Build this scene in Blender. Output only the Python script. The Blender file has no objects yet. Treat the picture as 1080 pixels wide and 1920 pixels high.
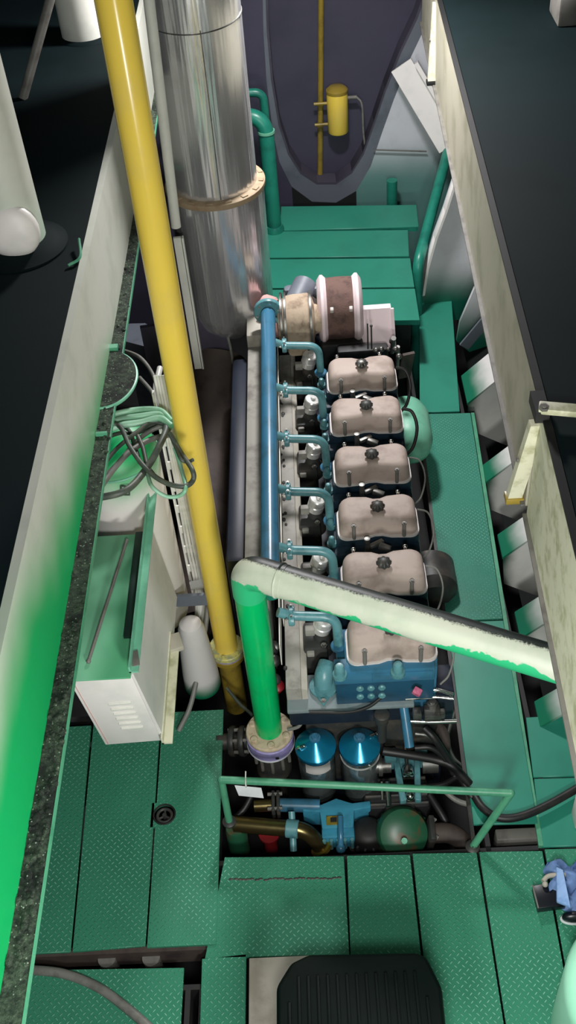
import bpy, bmesh, math, random
from mathutils import Vector, Matrix, Euler
random.seed(7)
scene = bpy.context.scene
COL = scene.collection
S = 1.4                                    # working units -> metres (applied at the end)
V = Vector
# ------------------------------------------------------------------ camera (from the vanishing points)
W0, H0 = 1080, 1920
CX, CY, F = 540.0, 960.0, 1967.346
_X = V((0.9976372, -0.05965515, -0.0340775)); _Y = V((-0.01800175, -0.70566857, 0.70831336)); _Z = V((-0.06630196, -0.7060263, -0.70507511))
RW = Matrix((_X, _Y, _Z))                  # world = RW @ (right, down, forward)
CAM = V((0, 0, 3.0))
def ray(px, py): return RW @ V((px-CX, py-CY, F))
def at(px, py, z):
    r = ray(px, py); return CAM + r*((z-CAM.z)/r.z)
def aty(px, py, y):
    r = ray(px, py); return CAM + r*((y-CAM.y)/r.y)
cd = bpy.data.cameras.new('camera'); cam = bpy.data.objects.new('camera', cd); COL.objects.link(cam)
cd.sensor_fit = 'VERTICAL'; cd.sensor_height = 36; cd.sensor_width = 36; cd.lens = F*36/1920; cd.clip_start = .05
Mx = Matrix.Identity(4)
for i in range(3):
    Mx[i][0] = RW[i][0]; Mx[i][1] = -RW[i][1]; Mx[i][2] = -RW[i][2]
Mx.translation = CAM*S
cam.matrix_world = Mx; scene.camera = cam

# ------------------------------------------------------------------ materials
def lin(c):
    c = c/255
    return c/12.92 if c <= .04045 else ((c+.055)/1.055)**2.4
def L(rgb): return (lin(rgb[0]), lin(rgb[1]), lin(rgb[2]), 1)
class NT:
    def __init__(s, name):
        s.m = bpy.data.materials.new(name); s.m.use_nodes = True; s.t = s.m.node_tree
        s.b = s.t.nodes['Principled BSDF']
    def n(s, typ, **kw):
        nd = s.t.nodes.new(typ)
        for k, v in kw.items(): setattr(nd, k, v)
        return nd
    def l(s, a, b): s.t.links.new(a, b)
    def math(s, op, a, b=None):
        nd = s.n('ShaderNodeMath', operation=op)
        for i, x in enumerate((a, b)):
            if x is None: continue
            if isinstance(x, (int, float)): nd.inputs[i].default_value = x
            else: s.l(x, nd.inputs[i])
        return nd.outputs[0]
    def coord(s): return s.n('ShaderNodeTexCoord').outputs['Object']
    def noise(s, scale, detail=4, rough=.6, vec=None, stretch=None):
        nd = s.n('ShaderNodeTexNoise'); nd.inputs['Scale'].default_value = scale
        nd.inputs['Detail'].default_value = detail; nd.inputs['Roughness'].default_value = rough
        v = vec or s.coord()
        if stretch:
            mp = s.n('ShaderNodeMapping'); mp.inputs['Scale'].default_value = stretch; s.l(v, mp.inputs[0]); v = mp.outputs[0]
        s.l(v, nd.inputs['Vector']); return nd.outputs['Fac']
    def ramp(s, fac, lo, hi):
        nd = s.n('ShaderNodeMapRange'); nd.inputs[1].default_value = lo; nd.inputs[2].default_value = hi
        nd.interpolation_type = 'SMOOTHSTEP'
        s.l(fac, nd.inputs[0]); return nd.outputs[0]
    def mix(s, fac, a, b):
        nd = s.n('ShaderNodeMix', data_type='RGBA')
        if isinstance(fac, (int, float)): nd.inputs[0].default_value = fac
        else: s.l(fac, nd.inputs[0])
        for k, x in ((6, a), (7, b)):
            if isinstance(x, tuple): nd.inputs[k].default_value = x
            else: s.l(x, nd.inputs[k])
        return nd.outputs[2]
    def bump(s, h, strength, dist=.01):
        nd = s.n('ShaderNodeBump'); nd.inputs['Strength'].default_value = strength; nd.inputs['Distance'].default_value = dist
        s.l(h, nd.inputs['Height']); s.l(nd.outputs[0], s.b.inputs['Normal'])
    def fin(s, col, rough=.5, metal=0, spec=None):
        if isinstance(col, tuple): s.b.inputs['Base Color'].default_value = col
        else: s.l(col, s.b.inputs['Base Color'])
        if isinstance(rough, (int, float)): s.b.inputs['Roughness'].default_value = rough
        else: s.l(rough, s.b.inputs['Roughness'])
        s.b.inputs['Metallic'].default_value = metal
        if spec is not None: s.b.inputs['Specular IOR Level'].default_value = spec
        return s.m
MATS = {}
def mat(name, rgb, rough=.5, metal=0, dirt=None, amt=.5, scale=6, bump=0, bs=40, spec=None, thr=(.45, .7)):
    t = NT(name); base = L(rgb)
    n = t.noise(scale)
    c2 = L(dirt) if dirt else tuple(x*.72 for x in base[:3])+(1,)
    f = t.math('MULTIPLY', t.ramp(n, *thr), amt)
    col = t.mix(f, base, c2)
    if bump: t.bump(t.noise(bs, 3), bump, .004)
    MATS[name] = t.fin(col, rough, metal, spec); return MATS[name]

mat('yellow_paint', (238, 206, 84), .22, dirt=(224, 196, 100), amt=.6, scale=5)
mat('olive_paint', (150, 128, 50), .35, dirt=(96, 84, 44), amt=.8, scale=8)
mat('flange_yellow', (206, 200, 120), .5, dirt=(150, 160, 130), amt=.9, scale=30, thr=(.4, .6))
mat('cream_paint', (226, 226, 216), .5, dirt=(196, 200, 190), amt=.6, scale=4)
mat('white_paint', (232, 228, 224), .45, dirt=(206, 206, 200), amt=.6, scale=4)
mat('beige_paint', (168, 164, 146), .5, dirt=(140, 138, 116), amt=.8, scale=5, bump=.15, bs=18)
mat('pale_beige', (214, 212, 186), .5, dirt=(160, 160, 120), amt=.8, scale=14)
mat('deck_green_smooth', (44, 134, 112), .4, dirt=(38, 120, 100), amt=.6, scale=3)
mat('pipe_green', (34, 128, 108), .35, dirt=(24, 96, 84), amt=.7, scale=9)
mat('bright_green', (0, 190, 105), .25, dirt=(20, 172, 96), amt=.7, scale=8)
mat('rail_green', (84, 156, 122), .4, dirt=(56, 128, 98), amt=.7, scale=12)
mat('dark_deck', (13, 26, 28), .75, dirt=(8, 20, 20), amt=.8, scale=1.2, spec=.12)
mat('black_steel', (22, 24, 24), .6, dirt=(36, 32, 30), amt=.7, scale=9)
mat('bilge', (10, 11, 11), .7, dirt=(20, 18, 16), amt=.8, scale=5)
mat('dark_steel', (52, 54, 52), .5, dirt=(78, 70, 62), amt=.8, scale=14)
mat('grey_steel', (112, 110, 104), .5, dirt=(80, 76, 72), amt=.8, scale=10)
mat('hull_dark', (18, 24, 24), .7, dirt=(10, 14, 14), amt=.7, scale=2)
mat('bulkhead_paint', (66, 64, 82), .55, dirt=(54, 53, 70), amt=.8, scale=2, bump=.1, bs=8)
mat('arch_grey', (104, 110, 120), .5, dirt=(78, 84, 94), amt=.7, scale=4)
mat('engine_blue', (56, 112, 142), .3, dirt=(50, 90, 108), amt=.8, scale=9)
mat('face_blue', (30, 74, 100), .35, dirt=(34, 60, 78), amt=.8, scale=10)
mat('shelf_grey', (124, 136, 138), .5, dirt=(90, 112, 118), amt=.9, scale=8)
mat('head_dark', (24, 44, 58), .4, dirt=(40, 56, 64), amt=.7, scale=10)
mat('body_blue', (58, 138, 164), .35, dirt=(48, 110, 134), amt=.7, scale=12)
mat('gap_shade_dark', (22, 52, 42), .6)
mat('engine_teal', (92, 144, 150), .35, dirt=(58, 108, 114), amt=.8, scale=16)
mat('filter_blue', (28, 138, 178), .2, .55, dirt=(20, 118, 150), amt=.5, scale=6)
mat('cover_dust', (176, 160, 150), .62, dirt=(146, 130, 120), amt=.9, scale=7, bump=.1, bs=60)
mat('cover_rim', (206, 200, 196), .5)
mat('panel_dust', (150, 148, 140), .6, dirt=(110, 106, 100), amt=.9, scale=8)
mat('panel_pale', (176, 172, 160), .55, dirt=(136, 130, 120), amt=.8, scale=6)
mat('chrome', (210, 210, 206), .18, 1, dirt=(150, 150, 150), amt=.4, scale=14)
mat('bowl_grey', (128, 138, 138), .12, .6, dirt=(70, 80, 80), amt=.7, scale=9)
mat('silver_cap', (226, 226, 222), .25, .45)
mat('dull_metal', (120, 120, 116), .4, .8, dirt=(70, 66, 62), amt=.8, scale=20)
mat('bronze', (104, 92, 58), .28, .85, dirt=(70, 62, 40), amt=.8, scale=9)
mat('lagging', (178, 160, 138), .8, dirt=(120, 100, 82), amt=.95, scale=12, bump=.5, bs=30)
mat('filter_mesh', (104, 80, 72), .85, dirt=(76, 56, 52), amt=.9, scale=20, bump=.5, bs=140)
mat('shield_white', (232, 214, 216), .5, dirt=(206, 190, 192), amt=.6, scale=5)
mat('pink_dust', (206, 158, 152), .7, dirt=(176, 130, 124), amt=.8, scale=16)
mat('brown_duct', (74, 64, 58), .7, dirt=(52, 44, 44), amt=.9, scale=8)
mat('navy_casing', (24, 32, 48), .5, dirt=(40, 48, 56), amt=.6, scale=6)
mat('black_rubber', (24, 24, 24), .5, dirt=(48, 46, 42), amt=.5, scale=12)
mat('cable_dark', (66, 74, 66), .5, dirt=(96, 100, 88), amt=.8, scale=16)
mat('cable_grey', (122, 122, 116), .5, dirt=(92, 92, 86), amt=.7, scale=16)
mat('cable_white', (214, 214, 208), .45, dirt=(176, 184, 172), amt=.6, scale=16)
mat('cable_mint', (150, 196, 168), .45, dirt=(96, 170, 128), amt=.8, scale=10)
mat('flange_stone', (200, 184, 158), .75, dirt=(168, 148, 122), amt=.9, scale=26, bump=.4, bs=60)
mat('flange_lilac', (166, 156, 210), .5, dirt=(120, 110, 160), amt=.8, scale=20)
mat('mint_paint', (170, 238, 206), .45, dirt=(130, 210, 172), amt=.5, scale=3)
mat('pale_green', (120, 190, 160), .45, dirt=(92, 160, 130), amt=.7, scale=8)
mat('pump_green', (34, 86, 60), .4, dirt=(96, 66, 44), amt=.8, scale=11, thr=(.52, .66))
mat('red_paint', (150, 34, 40), .4)
mat('pink_cap', (206, 110, 140), .4, dirt=(150, 60, 90), amt=.8, scale=40)
mat('ring_tan', (150, 132, 106), .7, dirt=(140, 116, 90), amt=.9, scale=22, bump=.3, bs=50)
mat('blue_cloth', (150, 184, 232), .85, dirt=(110, 150, 206), amt=.8, scale=16, bump=.4, bs=40)
mat('black_case', (18, 20, 28), .35)
mat('tag_white', (206, 210, 212), .6)
mat('generator_black', (3, 12, 9), .5, dirt=(2, 7, 6), amt=.6, scale=8, spec=.2)
mat('block_beige', (176, 170, 156), .6, dirt=(146, 140, 124), amt=.8, scale=7)
mat('brass', (190, 160, 70), .3, .8)
mat('panel_violet', (70, 66, 80), .6, dirt=(54, 50, 62), amt=.6, scale=4)

def tread_mat(name, rgb, pitch=.036):
    t = NT(name); co = t.coord()
    sp = t.n('ShaderNodeSeparateXYZ'); t.l(co, sp.inputs[0])
    k = 1/pitch
    x = t.math('MULTIPLY', t.math('ADD', sp.outputs[0], sp.outputs[1]), k*.7071); y = t.math('MULTIPLY', t.math('SUBTRACT', sp.outputs[1], sp.outputs[0]), k*.7071)
    fx = t.math('SUBTRACT', t.math('FRACT', x), .5); fy = t.math('SUBTRACT', t.math('FRACT', y), .5)
    par = t.math('MULTIPLY', t.math('FRACT', t.math('MULTIPLY', t.math('ADD', t.math('FLOOR', x), t.math('FLOOR', y)), .5)), 2)
    sw = t.n('ShaderNodeMix'); t.l(par, sw.inputs[0]); t.l(fx, sw.inputs[2]); t.l(fy, sw.inputs[3])      # long axis alternates from cell to cell
    sv = t.n('ShaderNodeMix'); t.l(par, sv.inputs[0]); t.l(fy, sv.inputs[2]); t.l(fx, sv.inputs[3])
    d = t.math('ADD', t.math('POWER', t.math('ABSOLUTE', t.math('DIVIDE', sw.outputs[0], .42)), 2), t.math('POWER', t.math('ABSOLUTE', t.math('DIVIDE', sv.outputs[0], .115)), 2))
    h = t.math('SUBTRACT', 1, t.ramp(d, .35, 1.15))
    n = t.noise(2.2); base = L(rgb)
    col = t.mix(t.math('MULTIPLY', t.ramp(n, .4, .7), .5), base, tuple(q*.75 for q in base[:3])+(1,))
    glint = t.math('MULTIPLY', t.math('MULTIPLY', h, t.ramp(t.noise(2.6), .30, .66)), .62)  # lozenge highlights painted in as lighter crests, patchy by noise
    col = t.mix(glint, col, L((150, 216, 186)))
    t.bump(h, .75, .004)
    MATS[name] = t.fin(col, .26, 0)
tread_mat('tread_plate', (60, 134, 106), .0215)
tread_mat('tread_plate_teal', (62, 134, 114), .0185)

def overspray_mat(name, white, green, axis, lo, hi, nscale=2.5, namp=.5, rough=.45):
    """white paint with a soft green overspray along one axis of the object"""
    t = NT(name); co = t.coord(); sp = t.n('ShaderNodeSeparateXYZ'); t.l(co, sp.inputs[0])
    n = t.math('MULTIPLY', t.math('SUBTRACT', t.noise(nscale, 2, .5), .5), namp)
    f = t.ramp(t.math('ADD', sp.outputs[axis], n), lo, hi)
    w = t.mix(t.math('MULTIPLY', t.ramp(t.noise(5), .45, .7), .5), L(white), tuple(q*.82 for q in L(white)[:3])+(1,))
    MATS[name] = t.fin(t.mix(f, w, L(green)), rough); return t
def girder_mat(name):
    """white paint, softly tinted green from the ledge upwards, higher towards the near end"""
    t = NT(name); sp = t.n('ShaderNodeSeparateXYZ'); t.l(t.coord(), sp.inputs[0])
    edge = t.n('ShaderNodeMapRange'); edge.inputs[1].default_value = .75*S; edge.inputs[2].default_value = -1.6*S; edge.inputs[3].default_value = -.42; edge.inputs[4].default_value = 1.0
    t.l(sp.outputs[1], edge.inputs[0])
    n = t.math('MULTIPLY', t.math('SUBTRACT', t.noise(1.9, 2, .5), .5), .8)
    zf = t.math('DIVIDE', t.math('SUBTRACT', sp.outputs[2], .02*S), .325*S)
    f = t.ramp(t.math('SUBTRACT', t.math('ADD', edge.outputs[0], n), zf), -.32, .5)
    w = t.mix(t.math('MULTIPLY', t.ramp(t.noise(5), .45, .7), .5), L((206, 208, 196)), L((180, 184, 170)))
    MATS[name] = t.fin(t.mix(f, w, L((8, 164, 90))), .45)
def grime_mat(name):
    t = NT(name)
    v = t.n('ShaderNodeTexVoronoi'); v.inputs['Scale'].default_value = 70; t.l(t.coord(), v.inputs['Vector'])
    n = t.noise(34, 6, .75)
    c = t.mix(t.ramp(n, .35, .7), L((26, 40, 30)), L((92, 108, 88)))
    c = t.mix(t.ramp(t.noise(9, 5, .7), .5, .62), c, L((22, 30, 25)))
    fl = t.math('LESS_THAN', v.outputs['Distance'], .16)
    c = t.mix(t.math('MULTIPLY', fl, .7), c, L((176, 196, 172)))
    t.bump(n, 1.0, .03)
    MATS[name] = t.fin(c, .85)
grime_mat('grime')
def jacket_mat(name, streak):
    t = NT(name)
    n = t.noise(1.5, 3, .5, stretch=(6, 6, .3))
    n2 = t.noise(3.0, 3, .6, stretch=(1, 1, .3))
    col = t.mix(t.ramp(n2, .4, .65), L((240, 240, 242)), L((206, 206, 208)))
    col = t.mix(t.math('MULTIPLY', t.ramp(t.noise(3.2, 4, .7), .5, .72), streak), col, L((120, 106, 90)))
    t.bump(n, .5, .05)
    MATS[name] = t.fin(col, t.math('ADD', t.math('MULTIPLY', n2, .2), .14), .78)
jacket_mat('silver_jacket', .15); jacket_mat('silver_jacket_dull', .6)
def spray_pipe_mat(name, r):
    """cream paint, soot and painted shade on the far upper flank, green under-coat showing below: all with ragged edges"""
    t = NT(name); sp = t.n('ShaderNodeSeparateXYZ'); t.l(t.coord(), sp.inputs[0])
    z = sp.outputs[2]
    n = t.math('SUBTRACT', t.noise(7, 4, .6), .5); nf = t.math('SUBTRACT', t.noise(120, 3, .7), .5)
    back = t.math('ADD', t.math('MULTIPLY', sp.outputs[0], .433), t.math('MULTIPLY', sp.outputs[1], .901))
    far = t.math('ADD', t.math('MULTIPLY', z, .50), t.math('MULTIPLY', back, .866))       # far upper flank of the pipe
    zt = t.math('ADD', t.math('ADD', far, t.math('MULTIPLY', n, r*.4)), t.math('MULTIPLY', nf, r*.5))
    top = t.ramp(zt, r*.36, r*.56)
    low = t.math('ADD', t.math('MULTIPLY', z, -.80), t.math('MULTIPLY', back, -.60))       # near lower flank
    along = t.ramp(sp.outputs[0], .15*S, .75*S)
    zb = t.math('ADD', t.math('ADD', low, t.math('MULTIPLY', n, r*2.2)), t.math('MULTIPLY', along, r*.42))
    bot = t.ramp(zb, r*.78, r*.87)
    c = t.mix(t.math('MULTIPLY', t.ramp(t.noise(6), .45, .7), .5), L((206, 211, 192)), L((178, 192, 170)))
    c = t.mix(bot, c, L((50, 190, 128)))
    c = t.mix(top, c, L((16, 32, 26)))  # dark band: ragged soot with back-side shade painted in
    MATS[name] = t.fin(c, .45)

# ------------------------------------------------------------------ geometry
def frame(d):
    d = d.normalized(); a = V((0, 0, 1)) if abs(d.z) < .95 else V((0, 1, 0))
    x = a.cross(d).normalized(); return x, d.cross(x).normalized(), d
def fil(pts, rad, n=6):
    pts = [V(p) for p in pts]; out = [pts[0]]
    for i in range(1, len(pts)-1):
        p, a, b = pts[i], pts[i-1], pts[i+1]
        da, db = (a-p), (b-p); r = min(rad, da.length*.49, db.length*.49)
        p0, p1 = p+da.normalized()*r, p+db.normalized()*r
        for k in range(n+1):
            u = k/n; out.append(p0*(1-u)**2+p*2*u*(1-u)+p1*u*u)
    out.append(pts[-1]); return out
def smooth(pts, n=6):
    pts = [V(p) for p in pts]; P = [pts[0]*2-pts[1]]+pts+[pts[-1]*2-pts[-2]]; out = []
    for i in range(1, len(P)-2):
        for k in range(n):
            t = k/n; a, b, c, d = P[i-1], P[i], P[i+1], P[i+2]
            out.append(.5*((2*b)+(c-a)*t+(2*a-5*b+4*c-d)*t*t+(3*b-a-3*c+d)*t**3))
    out.append(pts[-1]); return out
WL = {}
class MB:
    def __init__(s): s.bm = bmesh.new()
    def _merge(s, b):
        me = bpy.data.meshes.new('t'); b.to_mesh(me); b.free(); s.bm.from_mesh(me); bpy.data.meshes.remove(me); return s
    def hexa(s, p, bev=0, seg=2):
        b = bmesh.new(); v = [b.verts.new(q) for q in p]
        for f in ((3, 2, 1, 0), (4, 5, 6, 7), (0, 1, 5, 4), (1, 2, 6, 5), (2, 3, 7, 6), (3, 0, 4, 7)): b.faces.new([v[i] for i in f])
        bmesh.ops.recalc_face_normals(b, faces=b.faces)
        if bev: bmesh.ops.bevel(b, geom=list(b.edges), offset=bev, segments=seg, affect='EDGES', profile=.5)
        return s._merge(b)
    def box(s, lo, hi, bev=0, seg=2):
        (a, b, c), (d, e, f) = lo, hi
        return s.hexa([(a, b, c), (d, b, c), (d, e, c), (a, e, c), (a, b, f), (d, b, f), (d, e, f), (a, e, f)], bev, seg)
    def obox(s, c, size, rot=(0, 0, 0), bev=0, seg=2):
        R = Euler(rot).to_matrix(); c = V(c); h = V(size)/2
        P = [c+R@V((x*h.x, y*h.y, z*h.z)) for z in (-1, 1) for (x, y) in ((-1, -1), (1, -1), (1, 1), (-1, 1))]
        return s.hexa(P, bev, seg)
    def bar(s, a, b, w, h, up=(0, 0, 1), bev=0):
        a, b = V(a), V(b); d = (b-a).normalized(); x = d.cross(V(up)).normalized(); u = x.cross(d)
        P = [q+x*i*w/2+u*j*h/2 for q in (a, b) for (i, j) in ((-1, -1), (1, -1), (1, 1), (-1, 1))]
        return s.hexa(P, bev)
    def prism(s, poly, vec, bev=0, seg=2):
        b = bmesh.new(); vec = V(vec); n = len(poly)
        lo = [b.verts.new(p) for p in poly]; hi = [b.verts.new(V(p)+vec) for p in poly]
        b.faces.new(lo[::-1]); b.faces.new(hi)
        for i in range(n): b.faces.new([lo[i], lo[(i+1) % n], hi[(i+1) % n], hi[i]])
        bmesh.ops.recalc_face_normals(b, faces=b.faces)
        if bev: bmesh.ops.bevel(b, geom=list(b.edges), offset=bev, segments=seg, affect='EDGES', profile=.5)
        return s._merge(b)
    def tube(s, pts, r, seg=14, closed=False):
        pts = [V(p) for p in pts]; n = len(pts); rr = r if isinstance(r, (list, tuple)) else [r]*n
        b = bmesh.new(); rings = []
        def tan(i):
            if closed: return (pts[(i+1) % n]-pts[i-1]).normalized()
            return (pts[min(i+1, n-1)]-pts[max(i-1, 0)]).normalized()
        x, y, d = frame(tan(0))
        for i in range(n):
            t = tan(i); x = (x-t*x.dot(t)).normalized(); y = t.cross(x)
            rings.append([b.verts.new(pts[i]+(x*math.cos(a)+y*math.sin(a))*rr[i]) for a in (2*math.pi*k/seg for k in range(seg))])
        for i in range(n if closed else n-1):
            A, B = rings[i], rings[(i+1) % n]
            for k in range(seg): b.faces.new([A[k], A[(k+1) % seg], B[(k+1) % seg], B[k]])
        if not closed: b.faces.new(rings[0][::-1]); b.faces.new(rings[-1])
        bmesh.ops.recalc_face_normals(b, faces=b.faces)
        return s._merge(b)
    def cyl(s, a, b, r, r2=None, seg=20): return s.tube([a, b], [r, r if r2 is None else r2], seg)
    def lathe(s, prof, o, axis=(0, 0, 1), seg=32, mod=None, sc=1):
        prof = [(a*sc, b*sc) for a, b in prof]
        o = V(o); x, y, d = frame(V(axis)); b = bmesh.new(); rings = []
        for r, h in prof:
            if r < 1e-6: rings.append([b.verts.new(o+d*h)])
            else: rings.append([b.verts.new(o+d*h+(x*math.cos(a)+y*math.sin(a))*r*(mod(a) if mod else 1)) for a in (2*math.pi*k/seg for k in range(seg))])
        for A, B in zip(rings, rings[1:]):
            for k in range(seg):
                k2 = (k+1) % seg
                if len(A) == 1 and len(B) == 1: continue
                if len(A) == 1: b.faces.new([A[0], B[k2], B[k]])
                elif len(B) == 1: b.faces.new([A[k], A[k2], B[0]])
                else: b.faces.new([A[k], A[k2], B[k2], B[k]])
        if len(rings[0]) > 1: b.faces.new(rings[0][::-1])
        if len(rings[-1]) > 1: b.faces.new(rings[-1])
        bmesh.ops.recalc_face_normals(b, faces=b.faces)
        return s._merge(b)
    def ball(s, c, r, seg=16, sc=(1, 1, 1)):
        b = bmesh.new(); bmesh.ops.create_uvsphere(b, u_segments=seg, v_segments=seg//2+1, radius=r)
        for v in b.verts: v.co = V((v.co.x*sc[0], v.co.y*sc[1], v.co.z*sc[2]))+V(c)
        return s._merge(b)
    def bolt(s, c, axis, r, h):
        c = V(c); d = V(axis).normalized(); s.tube([c, c+d*h], r, 6); return s.cyl(c+d*h, c+d*h*1.5, r*.55, seg=8)
    def build(s, name, m, parent=None, ang=38):
        me = bpy.data.meshes.new(name); s.bm.normal_update(); s.bm.to_mesh(me); s.bm.free()
        o = bpy.data.objects.new(name, me); COL.objects.link(o)
        me.materials.append(MATS[m] if isinstance(m, str) else m)
        me.polygons.foreach_set('use_smooth', [True]*len(me.polygons)); me.set_sharp_from_angle(angle=math.radians(ang))
        if parent: base = WL[parent]; o.parent = parent
        else:
            xs = [v.co for v in me.vertices]
            base = V(((min(c.x for c in xs)+max(c.x for c in xs))/2, (min(c.y for c in xs)+max(c.y for c in xs))/2, min(c.z for c in xs)))
            o.location = base
        for v in me.vertices: v.co -= base
        WL[o] = base; return o
def tag(o, label, cat, group=None):
    o['label'] = label; o['category'] = cat
    if group: o['group'] = group
    return o
def thing(name, label, cat, loc, group=None):
    o = bpy.data.objects.new(name, None); COL.objects.link(o); o.empty_display_size = .05
    o.location = V(loc); WL[o] = V(loc); return tag(o, label, cat, group)
def struct(o): o['kind'] = 'structure'; return o

# ================================================================== SETTING
struct(MB().box((-2.2, .3, -.62), (2.2, 6.2, -.58)).build('floor', 'bilge'))
ZU = 1.5
m = MB()
m.prism([(-.6255, -.2, ZU-.02), (-.6255, 4.9, ZU-.02), (-3.4, 4.9, ZU-.02), (-3.4, -.2, ZU-.02)], (0, 0, .02))
m.prism([(.506, 1.78, ZU-.02), (.592, 4.9, ZU-.02), (3.4, 4.9, ZU-.02), (3.4, -.2, ZU-.02), (.442, -.2, ZU-.02)], (0, 0, .02))
struct(m.build('ceiling', 'dark_deck'))
struct(MB().box((-2.6, 5.31, -.6), (2.8, 5.37, 3.4)).build('wall_back', 'bulkhead_paint'))
struct(MB().box((-2.3, .2, -.6), (-2.26, 5.3, 1.48)).build('wall_left', 'hull_dark'))
# hull side on the right: bilge slope then side
struct(MB().prism([(.80, .4, -.42), (1.28, .4, .06), (1.42, .4, 1.47), (1.46, .4, 1.47), (1.34, .4, .02), (.84, .4, -.5)], (0, 4.8, 0)).build('wall_right', 'hull_dark'))

# bulkhead with its U-shaped frame
YB = 5.2
inner = [(497, -30), (500, 60), (508, 150), (522, 235), (540, 290), (563, 326), (594, 346), (630, 346), (660, 325), (682, 290), (703, 232), (724, 170), (752, 100), (783, 35), (806, -30)]
outer = [(492, -30), (494, 62), (500, 154), (511, 243), (524, 304), (547, 350), (585, 378), (630, 380), (668, 358), (695, 312), (716, 250), (738, 188), (768, 112), (800, 45), (824, -30)]
def P5(lst, y): return [aty(a, b, y) for a, b in lst]
m = MB(); I, O = P5(inner, YB), P5(outer, YB)
for k in range(len(I)-1):
    q = [O[k], O[k+1], I[k+1], I[k]]; m.prism(q, (0, .05, 0))
m2 = struct(m.build('trim_1', 'arch_grey', ang=60))
m = MB()                                                             # inner lip of the frame, deep
for k in range(len(I)-1):
    a, b = I[k], I[k+1]; na = (I[k]-O[k]).normalized()*.012; nb = (I[k+1]-O[k+1]).normalized()*.012
    m.prism([a, b, b+nb, a+na], (0, .105, 0))
struct(m.build('trim_2', 'panel_violet', ang=60))
m = MB()                                                             # flat bulkhead plating around the frame
m.prism([O[0], O[1], O[2], O[3], O[4], O[5], V((O[5].x, YB, -.55)), V((-1.9, YB, -.55)), V((-1.9, YB, 2.0)), V((O[0].x, YB, 2.0))], (0, .03, 0)); struct(m.build('wall_back', 'bulkhead_paint')); m = MB()
m.prism([O[5], O[6], O[7], O[8], V((O[8].x, YB, -.55)), V((O[5].x, YB, -.55))], (0, .03, 0))
struct(m.build('wall_back', 'hull_dark'))
overspray_mat('plating_white', (210, 212, 218), (96, 140, 134), 2, 1.06*S, .80*S, 2, .2)
m = MB(); m.prism([O[8], O[9], O[10], O[11], O[12], O[13], V((1.4, YB, O[13].z)), V((1.4, YB, -.55)), V((O[8].x, YB, -.55))], (0, .03, 0))
struct(m.build('wall_back', 'plating_white'))
m = MB(); a, b = aty(752, 122, 5.12), aty(842, 275, 5.0); m.bar(a, b, .11, .02, up=(0, 1, 0)); m.bar(a+V((.07, -.03, .02)), b+V((.07, -.03, .02)), .02, .06, up=(0, 1, 0))
struct(m.build('trim_3', 'white_paint'))
m = MB(); m.bar(aty(700, 281, 5.18), aty(800, 284, 5.18), .005, .006, up=(0, 1, 0)); struct(m.build('trim_4', 'grey_steel'))
struct(MB().box((-2.2, 5.22, -.5), (-1.9, 5.26, 2)).build('wall_back', 'hull_dark'))

# longitudinal supports under the deck plates
def support(lo, hi, m='black_steel', n=[10]):
    n[0] += 1; struct(MB().box(lo, hi).build('trim_%d' % n[0], m))
support((-.40, 1.515, -.14), (.62, 1.53, -.014)); support((-.415, 1.535, -.14), (-.392, 2.05, -.018)); support((-1.2, 1.262, -.1), (-.40, 1.285, -.02), 'brown_duct')
support((-1.2, 1.15, -.2), (-.33, 1.165, -.02)); support((-.47, .5, -.2), (-.455, 1.15, -.02)); support((-.43, .5, -.2), (-.42, 1.15, -.02)); support((-1.2, 2.07, -.15), (-.4, 2.09, -.02))
support((.43, 1.53, -.2), (.445, 4.4, -.004)); support((.63, 1.53, -.2), (.645, 4.3, -.004)); support((-.2, 4.0, -.05), (.45, 4.02, .225)); support((-1.2, 1.0, -.4), (1.2, 1.02, -.03))
struct(MB().box((-1.8, 2.2, -.4), (-.62, 4.6, -.38)).build('trim_9', 'bilge'))

# ================================================================== DECK PLATES
def plate(poly, label, m='tread_plate', z=0.0, th=.009, group=None, name='deck_plate', extra=None):
    P = [at(a, b, z) if isinstance(a, (int, float)) and abs(a) > 5 else V((a, b, z)) for a, b in poly]
    P = [V((p.x, p.y, z-th)) for p in P]
    o = MB().prism(P, (0, 0, th), bev=.0015, seg=1).build(name, m); tag(o, label, 'deck plate'); return o
x1a, x1b, x2a, x2b = at(170, 1400, 0), at(135, 1780, 0), at(300, 1400, 0), at(275, 1770, 0)
def lx(a, b, y): return a.x+(b.x-a.x)*(y-a.y)/(b.y-a.y)
g = .003
plate([(-1.15, 1.262), (lx(x1a, x1b, 1.262)-g, 1.262), (lx(x1a, x1b, 2.035)-g, 2.035), (-1.15, 2.035)], 'green checker deck plate under the left girder, left of the cabinet front', z=.006)
plate([(lx(x1a, x1b, 1.262)+g, 1.262), (lx(x2a, x2b, 1.27)-g, 1.27), (lx(x2a, x2b, 2.08)-g, 2.08), (lx(x1a, x1b, 2.08)+g, 2.08)], 'wide green checker deck plate directly in front of the white cabinet', z=.006)
L3 = thing('deck_plate', 'green checker deck plate with a round handwheel hole beside the railing', 'deck plate', (-.5, 1.66, -.003))
hc = at(308, 1527, .006); hr = .034
m = MB(); xa, xb = lx(x2a, x2b, 1.27)+g, -.383
ring = [V((hc.x+math.cos(t)*hr, hc.y+math.sin(t)*hr, -.003)) for t in (2*math.pi*k/32 for k in range(32))]
sq = []
for p in ring:                                                      # square loop around the hole, matched vertex by vertex
    d = V((p.x-hc.x, p.y-hc.y)); k = .042/max(abs(d.x), abs(d.y)); sq.append(V((hc.x+d.x*k, hc.y+d.y*k, -.003)))
for k in range(32): m.prism([ring[k], ring[(k+1) % 32], sq[(k+1) % 32], sq[k]], (0, 0, .009))
q0, q1 = hc.x-.042, hc.x+.042; r0, r1 = hc.y-.042, hc.y+.042
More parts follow.
